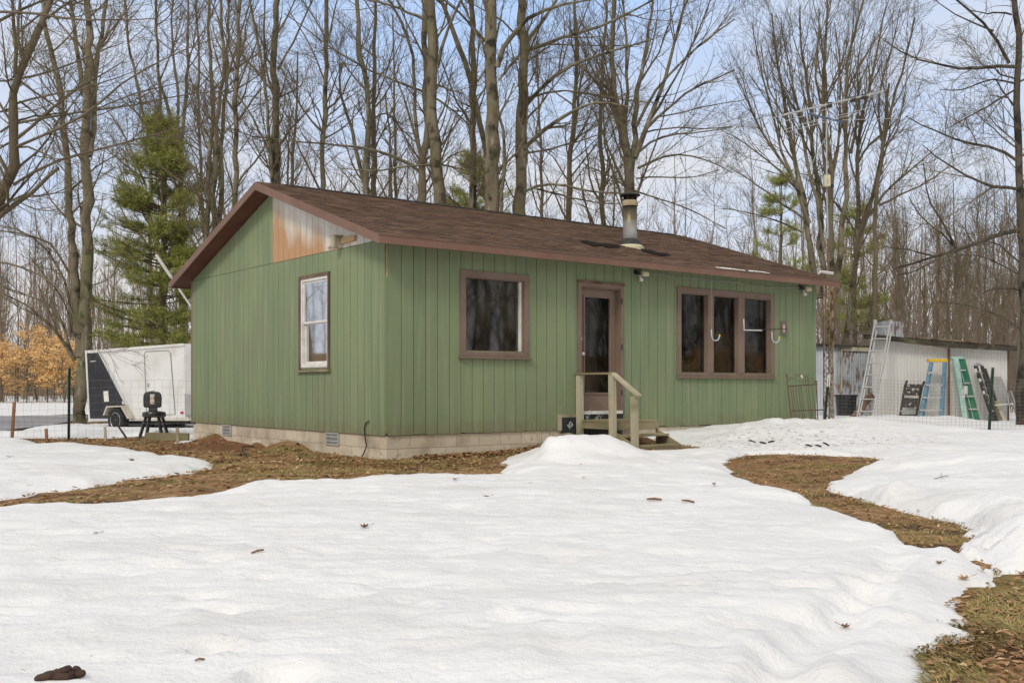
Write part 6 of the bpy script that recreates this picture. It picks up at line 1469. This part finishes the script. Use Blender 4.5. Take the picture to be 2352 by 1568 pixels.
tree('big dark oak at the right edge with long crooked limbs reaching left', 22, [
    ('D', [(2060, 2700), (2062, 2200), (2060, 1800), (2052, 1568), (2050, 1200), (2042, 1050), (2022, 850), (2020, 700), (2030, 500), (2025, 300), (2015, 150), (2000, 30), (1990, -40)], 24, 13),
    ('D', [(2020, 450), (1950, 430), (1850, 440), (1700, 480), (1560, 450), (1440, 425), (1330, 395), (1200, 360), (1120, 270)], 9, 2, 'f'),
    ('D', [(1965, 425), (1900, 270), (1850, 200), (1780, 130), (1700, 60), (1580, 0)], 8, 4, 'f'),
    ('D', [(1860, 210), (1780, 170), (1650, 130), (1540, 80), (1470, 10)], 5, 2), ('D', [(1980, 100), (1900, 80), (1820, 95), (1700, 70)], 5, 2),
    ('D', [(2040, 1095), (1990, 1040), (1930, 1000), (1820, 970), (1700, 985), (1640, 960), (1500, 880), (1400, 870), (1270, 780)], 8, 2),
    ('G', [(1760, 185), (1600, 160), (1480, 160), (1380, 120), (1280, 50), (1170, 0), (1080, -60), (960, -170)], 9, 2, 'f'),
    ('G', [(1740, 490), (1640, 500), (1500, 550), (1380, 600), (1220, 655), (1120, 690), (1040, 705), (940, 735), (840, 775), (740, 800)], 11, 3, 'f'),
    ('G', [(1225, 650), (1195, 560), (1140, 460), (1060, 360), (1000, 260), (990, 130), (970, 0), (960, -60)], 6, 2, 'f'), ('G', [(1220, 650), (1140, 540), (1000, 440), (900, 340), (850, 230)], 5, 2),
    ('G', [(1110, 700), (980, 690), (860, 650), (760, 640), (640, 620)], 5, 2), ('G', [(1100, 710), (960, 790), (860, 830), (760, 850)], 4, 2),
    ('D', [(2010, 600), (1930, 640), (1860, 700), (1700, 780), (1560, 860)], 5, 2), ('D', [(2000, 560), (1940, 560), (1860, 520), (1720, 580), (1600, 620), (1500, 600)], 5, 2),
    ('D', [(2010, 720), (1930, 620), (1870, 530)], 5, 3), ('G', [(1750, 780), (1680, 720), (1600, 640), (1540, 590), (1400, 580)], 5, 2), ('G', [(1750, 980), (1620, 940), (1480, 960), (1340, 1050), (1240, 1100)], 5, 2, 'f'),
    ('G', [(1750, 1290), (1600, 1180), (1450, 1120), (1300, 1080), (1100, 1060)], 4, 2), ('G', [(1740, 860), (1560, 760), (1420, 690), (1250, 690)], 4, 2), ('D', [(2000, 530), (1900, 500), (1850, 440)], 4, 3)],
     'bark3', .8, up=.02, ang=52, l1=(.9, 2.4))
# saplings in the thicket behind the white shed
sap = [(2000, 690, 40), (2040, 560, 46), (2066, 430, 44), (2092, 470, 50), (2118, 520, 42), (2150, 500, 40), (2172, 455, 47), (2204, 420, 36), (2222, 480, 50), (2246, 400, 44), (2262, 390, 48), (2288, 430, 40), (2310, 500, 52), (2330, 440, 45), (2218, 560, 33), (2290, 560, 34)]
for i, (px, ty_, Y) in enumerate(sap):
    TREECOUNT += 1; rs = np.random.RandomState(500+i); b = at(px, 900, Y); z0 = g1(b.x, b.y); tp_ = at(px+rs.uniform(-14, 14), ty_, Y+rs.uniform(-1, 1))
    root = thing('slender_sapling', 'slender bare sapling in the thicket behind the white shed', 'tree', (b.x, b.y, z0), 'bare saplings behind the white shed')
    n = 16; s_ = np.linspace(0, 1, n)[:, None]; P = np.array([[b.x, b.y, z0-.1]])*(1-s_)+np.array([list(tp_)])*s_; P[1:-1] += rs.normal(size=(n-2, 3))*.05
    grow(root, [(P, np.linspace(.075, .012, n), True)], M['bark2'], rs, 1.0, .16, (.8, 2.2), ang=30)
# --- white pines --------------------------------------------------
def pine(label, px, Y, ztop_px, widths, base_px, dens=1.0, tw=.035, seed=1, zbase=None):
    """widths: list of (py, left px, right px) outline rows"""
    rs = np.random.RandomState(seed); b = at(px, 900, Y); z0 = g1(b.x, b.y)
    root = thing('pine_tree', label, 'tree', (b.x, b.y, z0), 'white pines'); top = at(px+2, ztop_px, Y)
    n = 20; s_ = np.linspace(0, 1, n)[:, None]; P = np.array([[b.x, b.y, z0-.1]])*(1-s_)+np.array([list(top)])*s_; P[1:-1] += rs.normal(size=(n-2, 3))*.02
    tubes_obj('trunk', [(P[None], np.linspace(.13, .02, n)[None], 8)], M['bark2'], root)
    ys = np.array([w[0] for w in widths]); lw = np.array([w[1] for w in widths]); rw = np.array([w[2] for w in widths])
    NB = int(110*dens); lev = np.linspace(ys[0], ys[-1], int(17*min(1, dens)+4))+rs.normal(0, 5, int(17*min(1, dens)+4)); py = lev[rs.randint(0, len(lev), NB)]+rs.normal(0, 4, NB); az = rs.uniform(0, 2*np.pi, NB)
    z = H-(py-CY)/F*Y; c_, s2 = np.cos(az), np.sin(az)
    ext = np.where(c_ > 0, np.interp(py, ys, rw)-px, px-np.interp(py, ys, lw))/F*Y
    L = ext*rs.uniform(.5, 1.15, NB); m_ = 8; t = np.linspace(0, 1, m_)[None, :]
    rise = rs.uniform(-.05, .28, NB)+np.interp(z, [z0, top.z], [-.12, .35])
    bx = b.x+c_[:, None]*L[:, None]*t; by = b.y+s2[:, None]*L[:, None]*t; bz = z[:, None]-.1*L[:, None]+rise[:, None]*L[:, None]*t**1.6
    BP = np.stack([bx, by, bz], -1); BR = (.012+.01*L)[:, None]*np.linspace(1, .25, m_)[None]
    sub, sr = kids(BP, BR, 14, (.3, .95), .3, 45, .10, 4, .5, .08, rs, flat=.2)
    tubes_obj('branches', [(BP, BR, 5), (sub, sr, 3)], M['twig'], root)
    allp = np.concatenate([sub[:, 1:].reshape(-1, 3), BP[:, 4:].reshape(-1, 3)]); dr_ = np.concatenate([norm(sub[:, 1:]-sub[:, :-1]).reshape(-1, 3), norm(BP[:, 4:]-BP[:, 3:-1]).reshape(-1, 3)])
    k = int(12); cen = np.repeat(allp, k, 0)+rs.normal(size=(len(allp)*k, 3))*.04; d = norm(np.repeat(dr_, k, 0)*.9+rs.normal(size=cen.shape)*.75+np.array([0, 0, .22])); ln = rs.uniform(.07, .14, len(cen))[:, None]
    sd_ = norm(np.cross(d, rs.normal(size=d.shape)))*tw*.22
    V_ = np.stack([cen-sd_, cen+sd_, cen+d*ln*1.25], 1).reshape(-1, 3); f = np.arange(len(V_)).reshape(-1, 3)
    rawmesh('needles', V_, f, M['pineneedle'], root)
pine('tall green white pine behind the trailer, left of the cabin', 372, 35, 270,
     [(285, 366, 380), (330, 350, 396), (380, 325, 415), (430, 255, 455), (480, 262, 452), (530, 225, 458), (600, 222, 462), (650, 235, 468), (700, 218, 470), (745, 205, 470), (792, 212, 468)], 960, 1.9, seed=3)
pine('dark young pine low behind the middle trunks over the ridge', 1088, 38, 350, [(372, 1078, 1102), (410, 1045, 1140), (460, 1020, 1165), (520, 1010, 1170), (560, 1010, 1180)], 900, .5, seed=4)
pine('sparse young pine between the chimney and the antenna tower', 1792, 40, 400, [(420, 1785, 1800), (470, 1765, 1835), (520, 1745, 1855), (580, 1730, 1870), (660, 1725, 1885), (740, 1725, 1890)], 900, .38, seed=5)
pine('sparse pine right of the antenna tower, behind the maple stems', 1962, 40, 480, [(500, 1955, 1975), (540, 1925, 2010), (600, 1890, 2040), (680, 1890, 2040), (760, 1890, 2030)], 900, .38, seed=6)
# --- golden beech saplings ------------------------------------------
gb = [(-30, 800, 52), (8, 790, 50), (36, 770, 54), (62, 785, 50), (84, 758, 55), (108, 772, 51), (128, 765, 54), (150, 790, 50), (170, 800, 52), (185, 830, 54), (-70, 790, 52)]
for i, (px, ty_, Y) in enumerate(gb):
    rs = np.random.RandomState(700+i); b = at(px, 900, Y); z0 = g1(b.x, b.y); hh_ = at(px, ty_, Y).z-z0
    root = thing('beech_sapling', 'young beech with dry golden leaves in the thicket left of the trailer', 'tree', (b.x, b.y, z0), 'golden beeches left of the trailer')
    n = 12; s_ = np.linspace(0, 1, n)[:, None]; P = np.array([[b.x, b.y, z0-.1]])+np.array([[0, 0, hh_+.1]])*s_; P[1:] += np.cumsum(rs.normal(size=(n-1, 3))*.04, 0)
    R = np.linspace(.04, .008, n)
    c1, r1 = kids(P[None], R[None], 30, (.9, 2.1), .22, 70, .05, 6, .5, .06, rs, flat=.3); c2, r2 = kids(c1, r1, 5, (.3, .7), .2, 45, .02, 4, .5, .06, rs, flat=.3)
    tubes_obj('trunk', [(P[None], R[None], 6), (c1, r1, 3), (c2, r2, 3)], M['bark2'], root)
    q = c2[:, 1:].reshape(-1, 3); k = 7; cen = np.repeat(q, k, 0)+rs.normal(size=(len(q)*k, 3))*np.array([.09, .09, .035])
    keep_ = fbm(cen[:, 0]*1.1, cen[:, 2]*2.3+cen[:, 1], 3) > -.1; cen = cen[keep_]; N_ = len(cen)
    u_ = norm(rs.normal(size=(N_, 3))*np.array([1, 1, .5]))*.05; w_ = norm(np.cross(u_, rs.normal(size=(N_, 3))))*.028
    V_ = np.stack([cen-u_, cen+w_, cen+u_, cen-w_], 1).reshape(-1, 3); rawmesh('foliage', V_, np.arange(len(V_)).reshape(-1, 4), M['beechleaf'], root)
def thicket(cx, cy, n, h, seed, label):
    rs = np.random.RandomState(seed); x = cx+rs.uniform(-2.5, 2.5, n); y = cy+rs.uniform(-2.5, 2.5, n); z = G(x, y); k = 8; t = np.linspace(0, 1, k)[None, :]
    P = np.stack([x[:, None]+0*t, y[:, None]+0*t, z[:, None]+h*rs.uniform(.6, 1, n)[:, None]*t], -1); R = np.full((n, 1), .03)*np.linspace(1, .2, k)[None]
    c1, r1 = kids(P, R, 22, (.6, 1.5), .15, 70, .05, 5, .5, .06, rs, flat=.3); q = c1[:, 1:].reshape(-1, 3); q = np.repeat(q, 14, 0)+rs.normal(size=(len(q)*14, 3))*.12
    u_ = norm(rs.normal(size=q.shape))*.05; w_ = norm(np.cross(u_, rs.normal(size=q.shape)))*.03
    V_ = np.stack([q-u_, q+w_, q+u_, q-w_], 1).reshape(-1, 3); tag(rawmesh('beech_thicket', V_, np.arange(len(V_)).reshape(-1, 4), M['beechleaf']), label, 'thicket', kind='stuff')
thicket(19, 17.5, 9, 2.6, 61, 'golden beech thicket to the right of the yard, mirrored in the panes')
# --- far woods: nobody could count these ----------------------------------
def woods(name, n, rmin, rmax, a0, a1, hgt, seed, label, mt, br=14, tw=3, rad0=.09, lay=None):
    rs = np.random.RandomState(seed); a = rs.uniform(a0, a1, n); r = np.sqrt(rs.uniform(rmin**2, rmax**2, n)); x = r*np.sin(a); y = r*np.cos(a); z = G(x, y)
    h = hgt*rs.uniform(.6, 1.1, n); k = 9; t = np.linspace(0, 1, k)[None, :]
    P = np.stack([x[:, None]+np.cumsum(rs.normal(size=(n, k))*.12, 1), y[:, None]+np.cumsum(rs.normal(size=(n, k))*.12, 1), z[:, None]-.1+h[:, None]*t], -1)
    R = (rad0*rs.uniform(.5, 1.5, n))[:, None]*np.linspace(1, .15, k)[None]
    c1, r1 = kids(P, R, br, (1.2, 4.2), .2, 32, .14, 5, .5, .1, rs); r1 = np.maximum(r1, .009)
    c2, r2 = kids(c1, r1, tw, (.6, 1.8), .2, 34, .12, 3, .5, .1, rs); r2 = np.maximum(r2, .007)
    tag(tubes_obj(name, [(P, R, 4), (c1, r1, 3), (c2, r2, 3)], mt), label, 'woods', kind='stuff')
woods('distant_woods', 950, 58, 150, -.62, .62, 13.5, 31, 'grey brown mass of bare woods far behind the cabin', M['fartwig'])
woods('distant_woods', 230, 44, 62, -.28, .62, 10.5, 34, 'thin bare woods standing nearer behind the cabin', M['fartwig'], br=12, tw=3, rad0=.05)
woods('distant_woods', 260, 27, 50, .9, 2.5, 13, 37, 'out of view bare woods right of the yard, added to darken the panes', M['twig'], br=14, tw=3)  # added out of view, close and dense, to block sky reflections in the windows
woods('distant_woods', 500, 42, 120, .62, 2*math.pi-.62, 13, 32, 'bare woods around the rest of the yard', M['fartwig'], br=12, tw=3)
def brush(name, n, rmin, rmax, a0, a1, hgt, seed, label):
    rs = np.random.RandomState(seed); a = rs.uniform(a0, a1, n); r = rs.uniform(rmin, rmax, n); x = r*np.sin(a); y = r*np.cos(a); z = G(x, y); k = 4; t = np.linspace(0, 1, k)[None, :]
    dx, dy = rs.normal(0, .5, n), rs.normal(0, .5, n); h = hgt*rs.uniform(.4, 1.1, n)
    P = np.stack([x[:, None]+dx[:, None]*t**1.5, y[:, None]+dy[:, None]*t**1.5, z[:, None]-.05+h[:, None]*t], -1); R = rs.uniform(.006, .016, n)[:, None]*np.linspace(1, .4, k)[None]
    c1, r1 = kids(P, R, 4, (.5, 1.6), .2, 35, .12, 3, .6, .1, rs)
    tag(tubes_obj(name, [(P, R, 3), (c1, np.maximum(r1, .005), 3)], M['fartwig']), label, 'brush', kind='stuff')
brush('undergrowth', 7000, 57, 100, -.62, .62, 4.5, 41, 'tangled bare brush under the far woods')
brush('undergrowth', 1200, 33, 46, .27, .62, 3.2, 42, 'bare brush thicket behind the sheds on the right')
# ============================================================ SKY, SUN, CAMERA
w = bpy.data.worlds.new('World'); SC.world = w; w.use_nodes = True; nt = w.node_tree; N = nt.nodes; L = nt.links; N.clear()
out = N.new('ShaderNodeOutputWorld'); bg = N.new('ShaderNodeBackground'); sky = N.new('ShaderNodeTexSky'); sky.sky_type = 'NISHITA'; sky.sun_disc = False
SUN_EL, SUN_AZ = rad(42), rad(205)     # azimuth clockwise from +Y (north of the scene)
sky.sun_elevation = SUN_EL; sky.sun_rotation = SUN_AZ; sky.air_density = 1.0; sky.dust_density = 1.5; sky.ozone_density = 1.0
tc = N.new('ShaderNodeTexCoord'); sep = N.new('ShaderNodeSeparateXYZ'); L.new(tc.outputs['Generated'], sep.inputs[0])
# thin broken cloud: denser toward the horizon
mp = N.new('ShaderNodeMapping'); mp.inputs['Scale'].default_value = (1, 1, 3.2); L.new(tc.outputs['Generated'], mp.inputs['Vector'])
nz = noise_(nt, mp.outputs[0], 2.6, 7)
elev = math_(nt, 'ABSOLUTE', sep.outputs['Z'])
hz = range_(nt, elev, 0.02, .40, 1.0, .12)
cl = math_(nt, 'ADD', hz, range_(nt, nz, .42, .66, -.2, .35), True)
mx = N.new('ShaderNodeMix'); mx.data_type = 'RGBA'; cl = math_(nt, 'ADD', cl, range_(nt, sep.outputs['Z'], .42, .62), True); cl = math_(nt, 'ADD', cl, range_(nt, sep.outputs['Y'], .2, -.3, 0, .8), True); L.new(cl, mx.inputs['Factor']); L.new(sky.outputs[0], mx.inputs['A'])  # extra cloud overhead and behind the camera, added unseen to neutralise the blue light
mx.inputs['B'].default_value = (6.9, 6.8, 6.75, 1)
m0 = N.new('ShaderNodeMix'); m0.data_type = 'RGBA'; m0.inputs['Factor'].default_value = .85; L.new(sky.outputs[0], m0.inputs['A']); m0.inputs['B'].default_value = (4.3, 6.1, 9.4, 1)
L.new(m0.outputs['Result'], mx.inputs['A'])
L.new(mx.outputs['Result'], bg.inputs['Color']); bg.inputs['Strength'].default_value = .10
L.new(bg.outputs[0], out.inputs[0])
sl_ = bpy.data.lights.new('sun', 'SUN'); sl_.energy = 1.5; sl_.angle = rad(14); sl_.color = (1, .94, .84)
so_ = bpy.data.objects.new('sun', sl_); COL.objects.link(so_)
dv_ = Vector((math.sin(SUN_AZ)*math.cos(SUN_EL), math.cos(SUN_AZ)*math.cos(SUN_EL), math.sin(SUN_EL)))
so_.rotation_euler = dv_.to_track_quat('Z', 'Y').to_euler()
cam = bpy.data.cameras.new('camera'); co = bpy.data.objects.new('camera', cam); COL.objects.link(co); SC.camera = co
co.location = (0, 0, H); co.rotation_euler = (rad(90), 0, 0); cam.sensor_width = 36; cam.lens = F/2352*36
cam.shift_y = (CY-784)/2352; cam.clip_end = 2000; cam.clip_start = .05
SC.view_settings.view_transform = 'Standard'; SC.view_settings.look = 'None'; SC.view_settings.exposure = EXPO; SC.view_settings.gamma = 1
SC.view_settings.use_curve_mapping = False
SC.cycles.max_bounces = 6; SC.cycles.transparent_max_bounces = 12
SC.render.engine = 'CYCLES'
